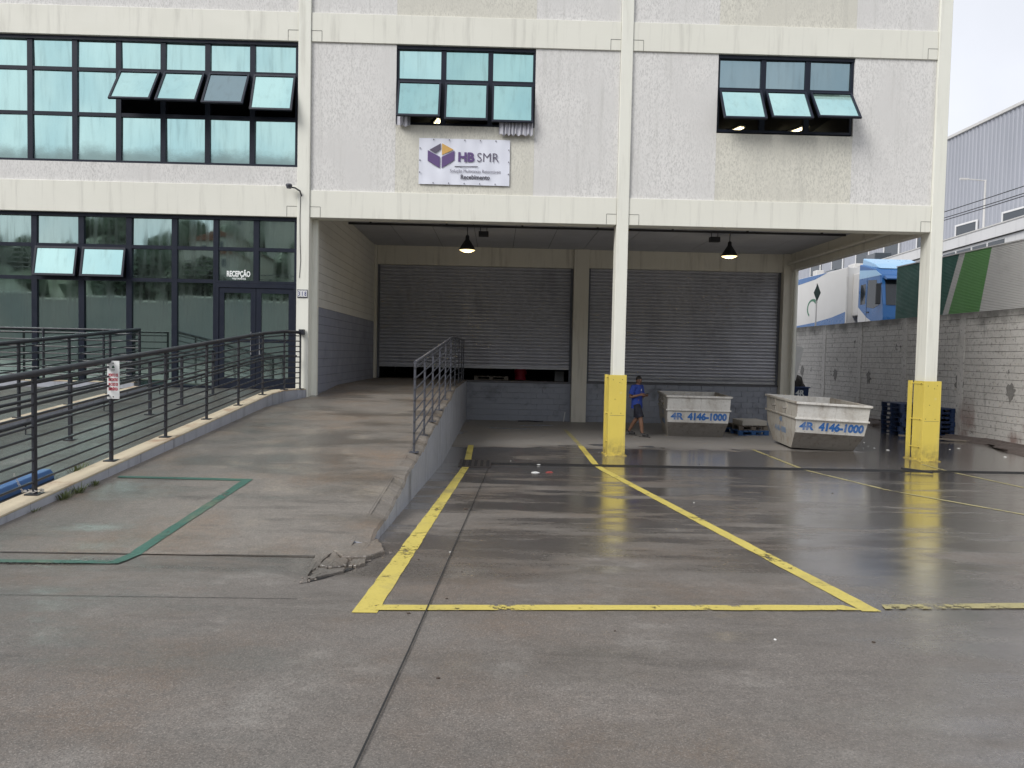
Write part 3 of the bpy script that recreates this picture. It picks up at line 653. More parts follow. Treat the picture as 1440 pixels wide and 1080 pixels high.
# ---- banner
purple = flat('banner_purple', (.11, .065, .19), .6); orange = flat('banner_ochre', (.60, .36, .10), .6); grey_p = flat('banner_grey', (.10, .085, .13), .6); ink = flat('banner_ink', (.06, .055, .075), .6)
ban_m = M('white_vinyl', (.70, .72, .80), .5, .03, 2)
bn = thing('company_banner', 'white vinyl banner with purple cube logo fixed under the first office window', 'banner', (-.83, 16.74, 6.58))
bw0, bw1, bz0, bz1 = -1.855, .195, 6.075, 7.10; by = 16.752
def bsurf(u, v): return (bw0+(bw1-bw0)*u, by+.006*math.sin(u*17+v*3)*math.sin(v*9)+.004*math.sin(u*40), bz0+(bz1-bz0)*v)
v = MB().grid(bsurf, 40, 16); v.add([(p[0], p[1]+.012, p[2]) for p in v.v], [q[::-1] for q in v.f]); v.build('sheet', ban_m, bn, smooth=True, fix=False)
for i in range(5): 
    for zz in (bz0+.03, bz1-.03): MB().box(bw0+.33+i*.35-.009, bw0+.33+i*.35+.009, by-.02, by-.008, zz-.012, zz+.012).build('eyelet', ink, bn)
for i in range(3):
    for xx in (bw0+.025, bw1-.025): MB().box(xx-.009, xx+.009, by-.02, by-.008, bz0+.26+i*.27-.012, bz0+.26+i*.27+.012).build('eyelet', ink, bn)
def bq(pts, mat, nm='logo_face'): # pixel coordinates of the banner crop -> metres
    P = [(bw0+(x-207)/(1127-207)*(bw1-bw0), bz1-(y-160-(x-207)*.045)/(468)*(bz1-bz0)) for x, y in pts]
    MB().prism(P, 'y', by-.019, by-.012).build(nm, mat, bn)
bq([(297, 288), (420, 358), (420, 472), (297, 395)], purple); bq([(439, 358), (567, 300), (567, 395), (439, 472)], purple)
bq([(314, 284), (426, 222), (426, 280), (375, 318)], grey_p); bq([(440, 222), (557, 288), (440, 340)], orange)
def bt(x, y): return (bw0+(x-207)/(1127-207)*(bw1-bw0), bz1-(y-160-(x-207)*.045)/468*(bz1-bz0))
def btext(s, x, y, hpx, wpx, mat, bold):
    h = hpx/468*(bz1-bz0)
    o = text('lettering', s, h/.72, mat, bn, lambda a, b, c: (a, b, c), bold=bold)
    vs = o.data.vertices; x0 = min(q.co.x for q in vs); x1 = max(q.co.x for q in vs); k = wpx/(920)*(bw1-bw0)/(x1-x0)
    of = ORI[bn]; a0, z0 = bt(x, y)
    for q in vs:
        c = q.co+of; q.co = Vector((a0+(c.x-x0-of.x)*k, by-.015-c.z, z0+c.y))-of
    return o
btext('HB', 605, 406, 92, 165, purple, .012); btext('SMR', 797, 415, 95, 220, grey_p, -.002)
btext('Solução Multicaixas Retornáveis', 525, 518, 36, 512, grey_p, -.0008); btext('Recebimento', 633, 588, 46, 295, ink, .003)
bq([(570, 456), (805, 462), (805, 468), (570, 462)], ink, 'rule')
# ---- reception lettering and house number
wl = flat('white_lettering', (.85, .87, .86), .5)
def fit_text(parent, s, x0, x1, z0, h, y, mat, bold=0., nm='lettering'):
    o = text(nm, s, h/.72, mat, parent, lambda a, b, c: (a, b, c), bold=bold); of = ORI[parent]; vs = o.data.vertices
    a0 = min(q.co.x for q in vs); a1 = max(q.co.x for q in vs)
    for q in vs:
        c = q.co+of; q.co = Vector((x0+(q.co.x-a0)*(x1-x0)/(a1-a0), y-c.z, z0+c.y))-of
    return o
fit_text(B, 'RECEPÇÃO', -6.19, -5.66, 3.915, .125, YF+.138, wl, .006); fit_text(B, 'VISITANTES', -6.07, -5.76, 3.845, .042, YF+.138, wl, .001)
pn = thing('number_plate', 'small white tile plate reading 318 on the pillar beside reception', 'number plate', (-4.43, 16.71, 3.54))
box('backing', flat('plate_dark', (.03, .032, .06), .4), pn, -4.545, -4.315, 16.703, 16.72, 3.455, 3.635)
for i, d in enumerate('318'):
    a = -4.535+i*.072; box('tile', white_gloss, pn, a, a+.066, 16.697, 16.7035, 3.475, 3.615)
    fit_text(pn, d, a+(.025 if d == '1' else .012), a+(.043 if d == '1' else .054), 3.495, .10, 16.6965, flat('number_blue', (.03, .035, .16), .4), .004, 'digit')

# ---- curtains blowing out of the first office window
cur_m = M('pale_curtain', (.42, .42, .46), .8, .18, 5)
for (x0, x1, zt, zb, lab) in ((-2.36, -2.06, 7.75, 7.34, 'narrow pale curtain hanging out at the left end of the window over the banner' if False else 'narrow pale curtain end hanging out of the window over the banner'), (-.06, .70, 7.75, 7.20, 'wide pale pleated curtain hanging out of the window over the banner')):
    n_ = 12 if x1-x0 < .5 else 30
    def cs(u, v): return (x0+(x1-x0)*u+.02*math.sin(u*9)*(1-v), 16.74-.06*(1-v)+.022*math.sin(u*n_*1.9)+.01*math.sin(u*n_*3.1+1), zb+.02*math.sin(u*n_*1.3)+(zt-zb)*v)
    q = MB().grid(cs, n_*5, 8); q.add([(a, b+.006, c) for a, b, c in q.v], [g[::-1] for g in q.f])
    o = q.build('curtain', cur_m, None, smooth=True, fix=False); tag(o, lab, 'curtain')

# ================================================================ RAILINGS
def railing(name, label, path, zf, height, bars, mat, posts, top_r=.037, bar_r=.0135, post_w=.028, handrail=None, group=None, ends=True, bend_end=False):
    t = thing(name, label, 'railing', (path[0][0], path[0][1], zf(path[0][0], path[0][1])), group=group)
    P = [Vector((x, y, zf(x, y))) for x, y in path]
    for (x, y) in posts:
        z = zf(x, y)
        pb = MB().box(x-post_w*.55, x+post_w*.55, y-post_w, y+post_w, z, z+height-.01).build('post', mat, t, bevel=.004)
        MB().box(x-.07, x+.07, y-.07, y+.07, z-.004, z+.01).build('base_plate', mat, pb)
    MB().tube([p+Vector((0, 0, height)) for p in P], top_r, 10).build('top_rail', mat, t, smooth=True)
    for k in range(bars):
        h = .13+(height-.21)*k/(bars-1)
        MB().tube([p+Vector((0, 0, h)) for p in P], bar_r, 6).build('bar', mat, t, smooth=True)
    if handrail:
        for hh, off in handrail:
            pts = [p+Vector((off, 0, hh)) for p in P]
            MB().tube(pts, .021, 8).build('hand_rail', mat, t, smooth=True)
            for (x, y) in posts[:-1]:
                z = zf(x, y); MB().tube([(x, y, z+hh-.11), (x+off, y, z+hh-.11), (x+off, y, z+hh)], .008, 5).build('bracket', mat, t)
    return t
kz = lambda x, y: lz(y)+.035
ry = [6.25, 7.79, 9.33, 10.85, 12.37, 13.88, 15.3]
railing('ramp_railing', 'long dark grey railing of thin bars on the kerb left of the vehicle ramp' if False else 'long dark grey railing on the rusty kerb, carrying the small assembly point sign',
        [(-4.86, 6.25), (-4.86, 15.3), (-4.66, 16.15), (-4.44, 16.62)], kz, 1.27, 10, rail_m, [(-4.86, y) for y in ry]+[(-4.66, 16.15), (-4.44, 16.62)], handrail=[(.74, -.09)])
MB().box(-4.47, -4.36, 16.58, 16.70, kz(0, 16.6)+1.22, kz(0, 16.6)+1.34).build('wall_bracket', rail_m, bpy.data.objects['ramp_railing'])
# short railing on the right edge of the ramp
rr_posts = [(wx(y)-.10, y) for y in (10.85, 12.25, 13.7, 15.2, 16.8, 18.5, 20.2, 22.0, 23.6, 24.75)]
t = railing('dock_ramp_railing', 'grey railing with uneven bars on the eroded side wall of the ramp', rr_posts, lambda x, y: rz(y)-.01, 1.33, 8, rail_m2, rr_posts, bar_r=.011, top_r=.028)
for k in range(8):
    h = .13+(1.33-.21)*k/7; x, y = rr_posts[0]
    MB().lathe([(.001, 0), (.012, 0)], (0, 0, 0), 8)
    MB().prism([(x+.012*math.cos(a*math.pi/4), rz(y)-.01+h+.012*math.sin(a*math.pi/4)) for a in range(8)], 'y', y-.034, y-.029).build('bar_hole', bolt_m, t)
# walkway railings
wz = lambda x, y: lz(y)
def handrail(label, path, zf, posts):
    t = thing('hand_rail', label, 'railing', (path[0][0], path[0][1], zf(*path[0])))
    P = [Vector((x, y, zf(x, y))) for x, y in path]
    e = P[-1]
    for hh in (.92, .70):
        MB().tube([p+Vector((0, 0, hh)) for p in P], .022, 8).build('rail', rail_m, t, smooth=True)
    MB().tube([e+Vector((0, 0, .92)), e+Vector((.0, .08, .90)), e+Vector((0, .10, .81)), e+Vector((0, .08, .72)), e+Vector((0, 0, .70))], .022, 8).build('rail_end', rail_m, t, smooth=True)
    for x, y in posts:
        z = zf(x, y); p = MB().box(x-.022, x+.022, y-.022, y+.022, z, z+.91).build('post', rail_m, t); MB().box(x-.07, x+.07, y-.07, y+.07, z-.003, z+.01).build('base_plate', rail_m, p)
handrail('double dark hand rail on thin posts standing in the middle of the walkway', [(-6.35, 7.0), (-5.92, 15.4)], wz, [(-6.4+.05, 7.0), (-6.25, 8.9), (-6.16, 10.7), (-6.05, 12.9), (-5.99, 14.05), (-5.92, 15.4)])
railing('walkway_railing', 'dark railing on the inner kerb of the walkway turning towards the reception glass', [(-7.73, 8.2), (-7.73, 16.0)], lambda x, y: lz(y)+.075, 1.22, 9, rail_m, [(-7.73, y) for y in (8.6, 10.2, 12.0, 13.4, 14.8, 16.0)], handrail=[(.72, .09)])
railing('landing_railing', 'dark railing standing close along the reception glass front', [(-12.9, 16.2), (-7.80, 16.2)], lambda x, y: 1.505, 1.12, 7, rail_m, [(x, 16.2) for x in (-12.5, -11.2, -9.9, -8.6, -7.82)], top_r=.024)
# assembly point sign on the railing
sg = thing('assembly_point_sign', 'small white upright sign with red lettering tied to the ramp railing', 'sign', (-4.80, 9.30, 1.5))
sgx, sgy, sgz = -4.80, 9.27, kz(0, 9.33)+1.265
box('board', white_gloss, sg, sgx-.075, sgx+.075, sgy-.006, sgy, sgz-.475, sgz)
redl = flat('sign_red', (.45, .03, .06), .5); grl = flat('sign_dark_green', (.03, .08, .05), .5)
for i, s in enumerate(('PONTO DE', 'ENCONTRO', 'EM CASO DE', 'EMERGÊNCIA')):
    fit_text(sg, s, sgx-.058, sgx+.058, sgz-.195-.058*i, .036, sgy-.0065, redl, .0025)
MB().prism([(sgx-.018, sgz-.09), (sgx+.018, sgz-.09), (sgx+.012, sgz-.07), (sgx, sgz-.055), (sgx-.012, sgz-.07)], 'y', sgy-.009, sgy-.006).build('pictogram', grl, sg)
for a in range(3): MB().box(sgx-.02+a*.015, sgx-.011+a*.015, sgy-.009, sgy-.006, sgz-.118, sgz-.108).build('pictogram', grl, sg)
for zz in (-.03, -.45): MB().box(sgx-.006, sgx+.006, sgy-.010, sgy-.006, sgz+zz-.006, sgz+zz+.006).build('rivet', bolt_m, sg)
# blue wheel stop, chain and grass by the first posts
bl_m = M('blue_plastic', (.03, .095, .25), .45, .15, 4)
bs = thing('wheel_stop', 'blue plastic wheel stop lying on the walkway behind the railing', 'wheel stop', (-5.3, 8.2, lz(8.2)))
m = MB(); y0, y1 = 6.9, 8.55
sec = [(-.12, 0), (.12, 0), (.105, .075), (.07, .115), (-.07, .115), (-.105, .075)]
m.add([(-5.22+a, y0, lz(y0)+b) for a, b in sec]+[(-5.22+a, y1, lz(y1)+b) for a, b in sec], [tuple(range(6)), tuple(range(6, 12))]+[(i, (i+1) % 6, (i+1) % 6+6, i+6) for i in range(6)]); m.build('body', bl_m, bs, bevel=.012)
ch = MB(); lk = M('pale_chain', (.45, .43, .40), .5, .1, 8, metal=.3); cx, cy = -4.86, 7.79; cz = kz(0, 7.79)
chs = thing('chain', 'short pale chain looped round the foot of the railing post', 'chain', (cx, cy, cz))
for i in range(16):
    a = i/16*2*math.pi; p = Vector((cx+.07*math.cos(a)-(.0 if i < 8 else .03), cy+.07*math.sin(a), cz+.03+.01*(i % 2)))
    MB().tube([p+Vector((.016*math.cos(b+a), .016*math.sin(b+a), .008*math.sin(b*2))) for b in [k*math.pi/3 for k in range(7)]], .0035, 4).build('link', lk, chs)
for i in range(7):
    p = Vector((cx-.10-.014*i, cy-.05, cz+.04+.028*i)); MB().tube([p+Vector((.008*math.cos(b), .004, .016*math.sin(b))) for b in [k*math.pi/3 for k in range(7)]], .0035, 4).build('link', lk, chs)
gr_m = M('dry_green_grass', (.085, .11, .035), .7, .35, 6)
def tuft(c, n, h, spread, seed):
    r = random.Random(seed); m = MB()
    for i in range(n):
        a = r.uniform(0, 6.28); d = r.uniform(0, spread); b = Vector((c[0]+d*math.cos(a)*.5, c[1]+d*math.sin(a), c[2])); l = h*r.uniform(.5, 1.1); w = r.uniform(.0025, .005)
        tip = b+Vector((math.cos(a)*l*r.uniform(.3, 1), math.sin(a)*l*r.uniform(.3, 1), l*r.uniform(.5, 1))); md = (b+tip)/2+Vector((0, 0, l*.18)); s = Vector((-math.sin(a), math.cos(a), 0))*w
        m.add([b-s, b+s, md+s*.8, md-s*.8, tip], [(0, 1, 2, 3), (3, 2, 4)])
    return m
m = MB()
for c, n, h, sp, sd in (((-4.66, 8.25, rz(8.25)), 60, .13, .10, 1), ((-4.66, 7.98, rz(8)), 60, .12, .10, 2), ((-4.67, 8.6, rz(8.6)), 40, .08, .12, 3), ((-5.03, 8.9, lz(8.9)), 60, .14, .16, 4), ((-4.68, 7.5, rz(7.5)), 14, .05, .08, 5)):
    q = tuft(c, n, h, sp, sd); m.add(q.v, q.f)
tag(m.build('grass', gr_m, fix=False), 'sparse grass growing from the joint along the ramp kerb', 'grass', kind='stuff')

# ================================================================ SKIPS, PALLETS, LITTER
def skipm(name, col, mud, amt):
    n = NT(name); c = n.mix(n.noise(1.6, 6, .65), sc(col, .78), sc(col, 1.1))
    c = n.mix(n.ramp(n.noise(2.3, 7, .7, n.mapv((1, 1, .6), (2, 7, 3))), .46, .70, 0, amt), c, mud)
    c = n.mix(n.ramp(n.noise(4., 6, .7, n.mapv((3, 3, .25))), .54, .70, 0, amt*.8), c, sc(mud, .7))
    c = n.mix(n.ramp(n.noise(16, 7, .8), .60, .66, 0, .85), c, (.10, .05, .03))
    n.bump(n.math('ADD', n.noise(2.5, 3), n.math('MULTIPLY', n.noise(14, 4), .3)), .5, .04); return n.out(c, .7)
skip_white = skipm('worn_white_skip_paint', (.62, .61, .58), (.30, .26, .215), .55)
skip_grey = skipm('muddy_skip_steel', (.25, .235, .215), (.12, .09, .065), .7)
skip_side = skipm('dirty_grey_skip_paint', (.38, .36, .32), (.20, .145, .10), .75)
skip_dark = M('skip_inside', (.09, .075, .065), .8, .3, 4)
blue_ink = M('stencil_blue', (.03, .14, .42), .6, .15, 30, dirt=(.5, .5, .48), dirt_amt=.55)
blue_faint = M('faded_stencil_blue', (.15, .22, .33), .6, .2, 20, dirt=(.30, .29, .27), dirt_amt=.8)
def skip(label, loc, rot, body_front, body_side, lettering=True, group=None, col_band=None):
    t = thing('waste_skip', label, 'skip', loc, rot, group)
    # local: x across (width), y along (length, front at -y), z up
    Wt, Wm, Wb, Lt, Lm, Lb = .875, .865, .77, 1.30, 1.24, .74
    zs = [(.0, Wb, Lb), (.44, .845, 1.14), (.80, Wm, Lm), (1.20, Wt, Lt)]
    def ring(i): z, w, l = zs[i]; return [(-w, -l, z), (w, -l, z), (w, l, z), (-w, l, z)]
    def face(a, b, k):
        A, Bq = ring(a), ring(b); return [A[k], A[(k+1) % 4], Bq[(k+1) % 4], Bq[k]]
    def plate(q, th, nm, mat):
        q = [Vector(p) for p in q]; n = (q[1]-q[0]).cross(q[3]-q[0]).normalized()
        return MB().hexa([q[0], q[1], q[1]-n*th, q[0]-n*th, q[3], q[2], q[2]-n*th, q[3]-n*th]).build(nm, mat, t, local=True)
    for k in range(4):
        end = k in (0, 2)
        plate(face(2, 3, k), .012, 'upper_panel', body_front if end else body_side)
        plate(face(1, 2, k), .012, 'band_panel', body_front if end else body_side)
        plate(face(0, 1, k), .012, 'lower_panel', skip_grey if end else body_side)
    MB().box(-Wb, Wb, -Lb, Lb, .0, .012).build('floor', skip_dark, t, local=True)
    MB().box(-Wb+.05, Wb-.05, -Lb+.03, Lb-.03, .02, .55).build('load', skip_dark, t, local=True)
    for (z, w, l, th, out, mt) in ((1.155, Wt, Lt, .055, .04, body_front), (.775, Wm, Lm, .045, .035, body_front)):
        for nm, b in (('rim', (-w-out, w+out, -l-out, -l+.0, z, z+th)), ('rim', (-w-out, w+out, l, l+out, z, z+th)), ('rim', (-w-out, -w, -l, l, z, z+th)), ('rim', (w, w+out, -l, l, z, z+th))):
            MB().box(*b).build(nm, mt if abs(b[0]-b[1]) > 1 else body_side, t, local=True, bevel=.008)
    for y in (-.45, .45):       # lifting pins and side ribs
        for s in (-1, 1):
            MB().tube([(s*.86, y, .98), (s*.97, y, .98)], .035, 10).build('lifting_pin', skip_grey, t, local=True, smooth=True)
            MB().hexa([(s*.855-.02, y-.03, .82), (s*.855+.02, y-.03, .82), (s*.855+.02, y+.03, .82), (s*.855-.02, y+.03, .82), (s*.885-.02, y-.03, 1.16), (s*.885+.02, y-.03, 1.16), (s*.885+.02, y+.03, 1.16), (s*.885-.02, y+.03, 1.16)]).build('rib', body_side, t, local=True)
    if lettering:
        def put(s, x0, x1, h, v0, mat, fn, bold):
            o = text('lettering', s, h/.72, mat, t, lambda a, b, c: (a, b, c), bold=bold); vs = o.data.vertices
            a0 = min(q.co.x for q in vs); a1 = max(q.co.x for q in vs)
            for q in vs: q.co = Vector(fn(x0+(q.co.x-a0)*(x1-x0)/(a1-a0), v0+q.co.y, q.co.z))
        def fr(a, b, c):      # on the band panel of the front end
            u = (b-.44)/.36; return (a, -(1.14+(1.24-1.14)*u)-.004-c, b)
        put('4R', -.76, -.40, .19, .525, blue_ink, fr, .011); put('4146-1000', -.29, .80, .19, .525, blue_ink, fr, .015)
        def sd(a, b, c):
            u = (b-.44)/.36; w = .845+(.865-.845)*u if b > .44 else .77+(.845-.77)*b/.44; return (-w-.004-c, -a, b)
        put('4R', -.1, .18, .13, .60, blue_faint, sd, .008); put('4146-1000', -.45, .45, .15, .33, blue_faint, sd, .008)
    return t
skip('worn white waste skip with clean blue phone number, beside the walking man', (5.86, 21.75, 0), (0, 0, math.radians(-7)), skip_white, skip_side, group='waste skips at the docks')
s2_ = skip('dented dirty white waste skip standing tilted in front of the corner pillar', (8.32, 19.05, .04), (math.radians(1.2), math.radians(2.2), math.radians(-4)), skip_white, skip_side, group='waste skips at the docks')
navy = M('navy_blue_paint', (.018, .04, .115), .5, .2, 3, dirt=(.06, .05, .04), dirt_amt=.5)
sk3 = skip('dark blue waste skip with white lettering far back beside the block wall', (11.65, 30.4, 0), (0, 0, .002), navy, navy, lettering=False)
o = text('lettering', '4R', .30, wl, sk3, lambda a, b, c: (.36+a, -(1.24+.06*((.86+b)-.80)/.40)-.006-c, .86+b), bold=.012)
# rubble heaped in the far skip, with a white board leaning on it
def lump(c, r, seed, n=14, m_=10):
    q = random.Random(seed); ph = [q.uniform(0, 6.28) for _ in range(6)]
    def fn(u, v):
        a = u*2*math.pi; b = v*math.pi/2; k = 1+.25*math.sin(3*a+ph[0])*math.cos(b)+.18*math.sin(5*a+ph[1]+b*4)+.12*math.sin(9*a+ph[2])*math.sin(b*7+ph[3])
        return (c[0]+r[0]*k*math.cos(a)*math.cos(b), c[1]+r[1]*k*math.sin(a)*math.cos(b), c[2]+r[2]*k*math.sin(b))
    return MB().grid(fn, n*2, m_)
rub_m = M('dark_rubble', (.055, .05, .045), .9, .5, 6, bump=.8, bscale=9)
tag(lump((11.85, 30.4, .85), (.75, 1.0, .95), 4, 24, 16).build('rubble_heap', rub_m, smooth=False), 'dark heap of rubble filling the far blue skip', 'rubble')
tag(MB().hexa([(11.1, 29.36, 1.25), (12.05, 29.3, 1.45), (12.05, 29.36, 1.45), (11.1, 29.42, 1.25), (11.1, 29.9, 3.2), (12.56, 29.8, 2.78), (12.56, 29.86, 2.78), (11.1, 29.96, 3.2)]).build('board', M('grey_white_board', (.5, .49, .46), .6, .1, 2)), 'large pale board leaning on the rubble of the far skip', 'board')
# wooden pallet with a flat carton between the two white skips
wood = M('grey_wood', (.17, .145, .115), .8, .25, 5, bump=.2)
def pallet(name, label, loc, rot, mat, w=1.2, d=1.0, group=None, plastic=False):
    t = thing(name, label, 'pallet', loc, rot, group)
    for i in range(6): MB().box(-w/2+i*(w-.12)/5, -w/2+i*(w-.12)/5+.12, -d/2, d/2, .118, .14).build('deck_board', mat, t, local=True)
    for y in (-d/2, -.05, d/2-.1):
        MB().box(-w/2, w/2, y, y+.1, .098, .1175).build('stringer', mat, t, local=True)
        for x in (-w/2, -.07, w/2-.14): MB().box(x, x+.14, y, y+.1, .02, .0975).build('foot_block', mat, t, local=True)
        MB().box(-w/2, w/2, y, y+.1, 0, .0195).build('bottom_board', mat, t, local=True)
    return t
pallet('wooden_pallet', 'low blue-footed pallet between the two white skips', (7.65, 22.2, 0), (0, 0, .1), bl_m, .95, 1.1)
pallet('wooden_pallet', 'weathered grey wooden pallet lying on the blue-footed pallet', (7.7, 22.25, .14), (0, 0, .06), wood, .9, 1.0)
tag(MB().obox((7.72, 22.1, .36), (.75, .8, .15), Matrix.Rotation(.06, 3, 'Z')).build('carton', M('pale_carton', (.42, .40, .36), .7, .15, 3), bevel=.01), 'flat pale carton on the grey wooden pallet', 'carton')
pn_m = M('navy_plastic', (.012, .03, .085), .4, .25, 4, dirt=(.05, .05, .05), dirt_amt=.5)
first = None; k = 0
for (sx, sy, n_) in ((12.98, 22.9, 7), (13.93, 23.25, 6)):
    for i in range(n_):
        lab = 'navy blue plastic pallet, %s in the %s stack behind the corner pillar' % ('topmost' if i == n_-1 else ('first', 'second', 'third', 'fourth', 'fifth', 'sixth')[i]+' from the floor', 'taller' if n_ == 7 else 'lower')
        if first is None:
            first = pallet('plastic_pallet', lab, (0, 0, 0), (0, 0, 0), pn_m, 1.0, 1.15, 'stacked navy pallets'); o = first
            for q in range(3): MB().box(-.30, -.22, -.58, -.574, .03+q*.03, .05+q*.03).build('label_mark', white_gloss, o, local=True) if q == 1 else None
        else: o = copy_tree(first); o['label'] = lab
        o.location = (sx+rnd.uniform(-.03, .03), sy+rnd.uniform(-.03, .03), i*.142); o.rotation_euler = (0, 0, rnd.uniform(-.05, .05))
# planks and soil by the wall, steel bars on the floor near the corner pillar
soil = M('dark_soil', (.075, .058, .05), .9, .4, 5, bump=.6, bscale=12)
tag(lump((14.1, 19.0, -.03), (.8, 3.0, .14), 9, 30, 10).build('soil_heap', soil, smooth=True), 'low reddish soil heap along the foot of the block wall', 'soil heap')
tag(lump((13.9, 26.2, -.03), (.6, 1.5, .18), 12, 24, 10).build('soil_heap', soil, smooth=True), 'dark soil heap by the block wall behind the navy pallets', 'soil heap')
tag(MB().obox((12.9, 21.2, .06), (1.9, .12, .04), Matrix.Rotation(-.35, 3, 'Z')@Matrix.Rotation(.04, 3, 'Y')).build('plank', wood), 'dark wet plank lying at the foot of the soil heap', 'plank')
tag(MB().obox((8.62, 14.72, .07), (.62, .05, .04), Matrix.Rotation(-.95, 3, 'Z')).build('steel_bar', black_metal), 'short black steel bar on the floor before the corner pillar', 'bar')
# litter: scraps and leaves
scrap_w = flat('white_scrap', (.65, .65, .63), .7); scrap_r = flat('red_scrap', (.28, .05, .045), .7); leaf_d = flat('dead_leaf', (.05, .035, .025), .8)
def scrap(x, y, z, s, mat, name, label, cat, seed, group):
    r = random.Random(seed); n_ = 7
    v = [(x+s*r.uniform(.6, 1.2)*math.cos(a), y+s*r.uniform(.6, 1.2)*math.sin(a), z+.004+s*r.uniform(0, .15)) for a in [i*2*math.pi/n_ for i in range(n_)]]+[(x, y, z+.006+s*.2)]
    w = [(a, b, z+.001) for a, b, c in v[:n_]]
    m = MB().add(v+w, [(i, (i+1) % n_, n_) for i in range(n_)]+[(i, (i+1) % n_, n_+1+(i+1) % n_, n_+1+i) for i in range(n_)])
    return tag(m.build(name, mat), label, cat, group)
scrap(1.02, 13.6, gz(13.6), .08, scrap_r, 'rag', 'crumpled red rag on the floor before the drain channel', 'rag', 1, None)
scrap(.74, 13.5, gz(13.5), .08, scrap_w, 'paper_scrap', 'crumpled white paper beside the red rag', 'paper', 2, None)
scrap(.90, 14.95, .015, .045, scrap_w, 'paper_scrap', 'white scrap lying on the drain channel', 'paper', 3, None)
scrap(-.36, 9.1, gz(9.1), .04, leaf_d, 'stone', 'small dark stone beside the expansion joint', 'stone', 4, None)
for i in range(46):
    y = rnd.choice([rnd.uniform(3, 9), rnd.uniform(9, 18), rnd.uniform(14, 21)]); x = rnd.uniform(-.8, .95*y*.7)
    if -1.2 < x < 13: scrap(x, y, gz(y), rnd.uniform(.006, .014), rnd.choice([leaf_d, leaf_d, leaf_d, scrap_w]), 'litter_scrap', 'tiny scrap of litter on the yard floor', 'litter', 50+i, 'litter on the yard')
for i in range(14):
    x, y = rnd.uniform(9.6, 12.6), rnd.uniform(17.5, 20.5)
    scrap(x, y, gz(y), rnd.uniform(.02, .05), scrap_w, 'foam_scrap', 'white foam scrap floating in the puddle by the corner pillar', 'litter', 150+i, 'foam scraps in the puddle')
MB_ = MB().tube([(2.30, 24.9, .0), (2.36, 25.02, .33)], .012, 6).build('stick', scrap_w); tag(MB_, 'thin white stick leaning on the dock wall beside the rear pillar', 'stick')
tag(MB().tube([(.75, 24.75, .02), (1.1, 24.85, .02), (1.35, 24.7, .02), (1.6, 24.8, .02)], .02, 6).build('cable_scrap', black_metal, smooth=True), 'short black hose scrap at the foot of the dock wall', 'hose')
# things inside the dock: red drum, grey pallet edge, white box
dr_ = thing('red_drum', 'round red drum just inside the raised shutter', 'drum', (.85, 26.6, 1.352))
MB().lathe([(.001, 0), (.19, 0), (.215, .02), (.22, .25), (.23, .28), (.22, .31), (.22, .55), (.2, .58), (.001, .58)], (.85, 26.6, 1.352), 20).build('body', flat('red_plastic', (.50, .02, .05), .4), dr_, smooth=True)
MB().lathe([(.235, .54), (.24, .58), (.15, .62), (.001, .63)], (.85, 26.6, 1.352), 20).build('lid', flat('red_plastic_lid', (.38, .015, .04), .4), dr_, smooth=True)
pallet('wooden_pallet', 'grey pallet edge in the dark just inside the raised shutter', (-.2, 26.4, 1.352), (0, 0, 0), wood, 1.2, 1.0)
tag(MB().box(2.05, 2.38, 25.9, 26.1, 1.352, 1.70).build('paper_box', flat('pale_box', (.2, .2, .2), .6), bevel=.005), 'small pale box in the dark beside the rear pillar', 'box')

# ================================================================ BLOCK WALL AND WHAT STANDS BEYOND IT
def wallm():
    n = NT('mouldy_block_concrete', True); x = n.xyz()
    c = n.mix(n.noise(1.1, 5, .6), (.46, .44, .405), (.70, .675, .635))
    c = n.mix(n.ramp(n.noise(9, 6, .78), .52, .68, 0, .75), c, (.14, .13, .115))
    st = n.noise(1.6, 6, .65, n.mapv((1.5, 1.5, .35)))
    c = n.mix(n.ramp(st, .58, .76, 0, .6), c, (.12, .115, .105))
    top = n.math('MULTIPLY', n.ramp(n.math('ADD', x[2], n.math('MULTIPLY', n.noise(1.3, 5), 1.0)), 3.85, 4.4), .8)
    c = n.mix(top, c, (.07, .068, .06))
    sp = n.ramp(n.noise(2.6, 4, .7, n.mapv((1, 1, 1), (3, 8, 2))), .64, .70, 0, .8); c = n.mix(sp, c, (.10, .095, .09))
    red = n.math('MULTIPLY', n.ramp(n.noise(.8, 4, .6, n.mapv((1, 1, .5), (1, 3, 5))), .52, .68, 0, .7), n.ramp(x[2], 1.6, .2)); c = n.mix(red, c, (.17, .075, .055))
    n.bump(n.noise(18, 5, .7), .6, .02); return n.out(c, .9)
wall_m = wallm()
WX = 14.45; WT = 3.86
bwall = thing('block_wall', 'tall grey concrete block wall, stained with black mould, along the yard', 'wall', (WX+.1, 22, 0))
box('core', M('dark_mortar', (.17, .16, .145), .95, .3, 6, world=True), bwall, WX+.02, WX+.22, 2, 52, -.1, WT-.02)
bmb = MB().box(0, .05, -.194, .194, 0, .19).build('tmp_block', wall_m); bme = bmb.data; bpy.data.objects.remove(bmb)
rest = MB(); cnt = 0
of = ORI[bwall]
for r in range(19):
    z = .02+r*.202; y = 5+(0 if r % 2 else .2)
    while y < 50:
        j = rnd.uniform(-.006, .006)
        if 19.35 < y < 25.8 and cnt < 300:
            o = bpy.data.objects.new('block', bme); COL.objects.link(o); o.parent = bwall; o.location = Vector((WX+j, y, z))-of; o.scale = (1, .985, 1); cnt += 1
        else: rest.box(WX+j, WX+.05, y-.194, y+.194, z, z+.19)
        y += .4
tag(rest.build('block_field', wall_m, bwall, fix=False), kind='stuff')
for i in range(13): box('pilaster', wall_m, bwall, WX-.018, WX+.05, 6.4+i*3.2, 6.68+i*3.2, 0, WT-.05)
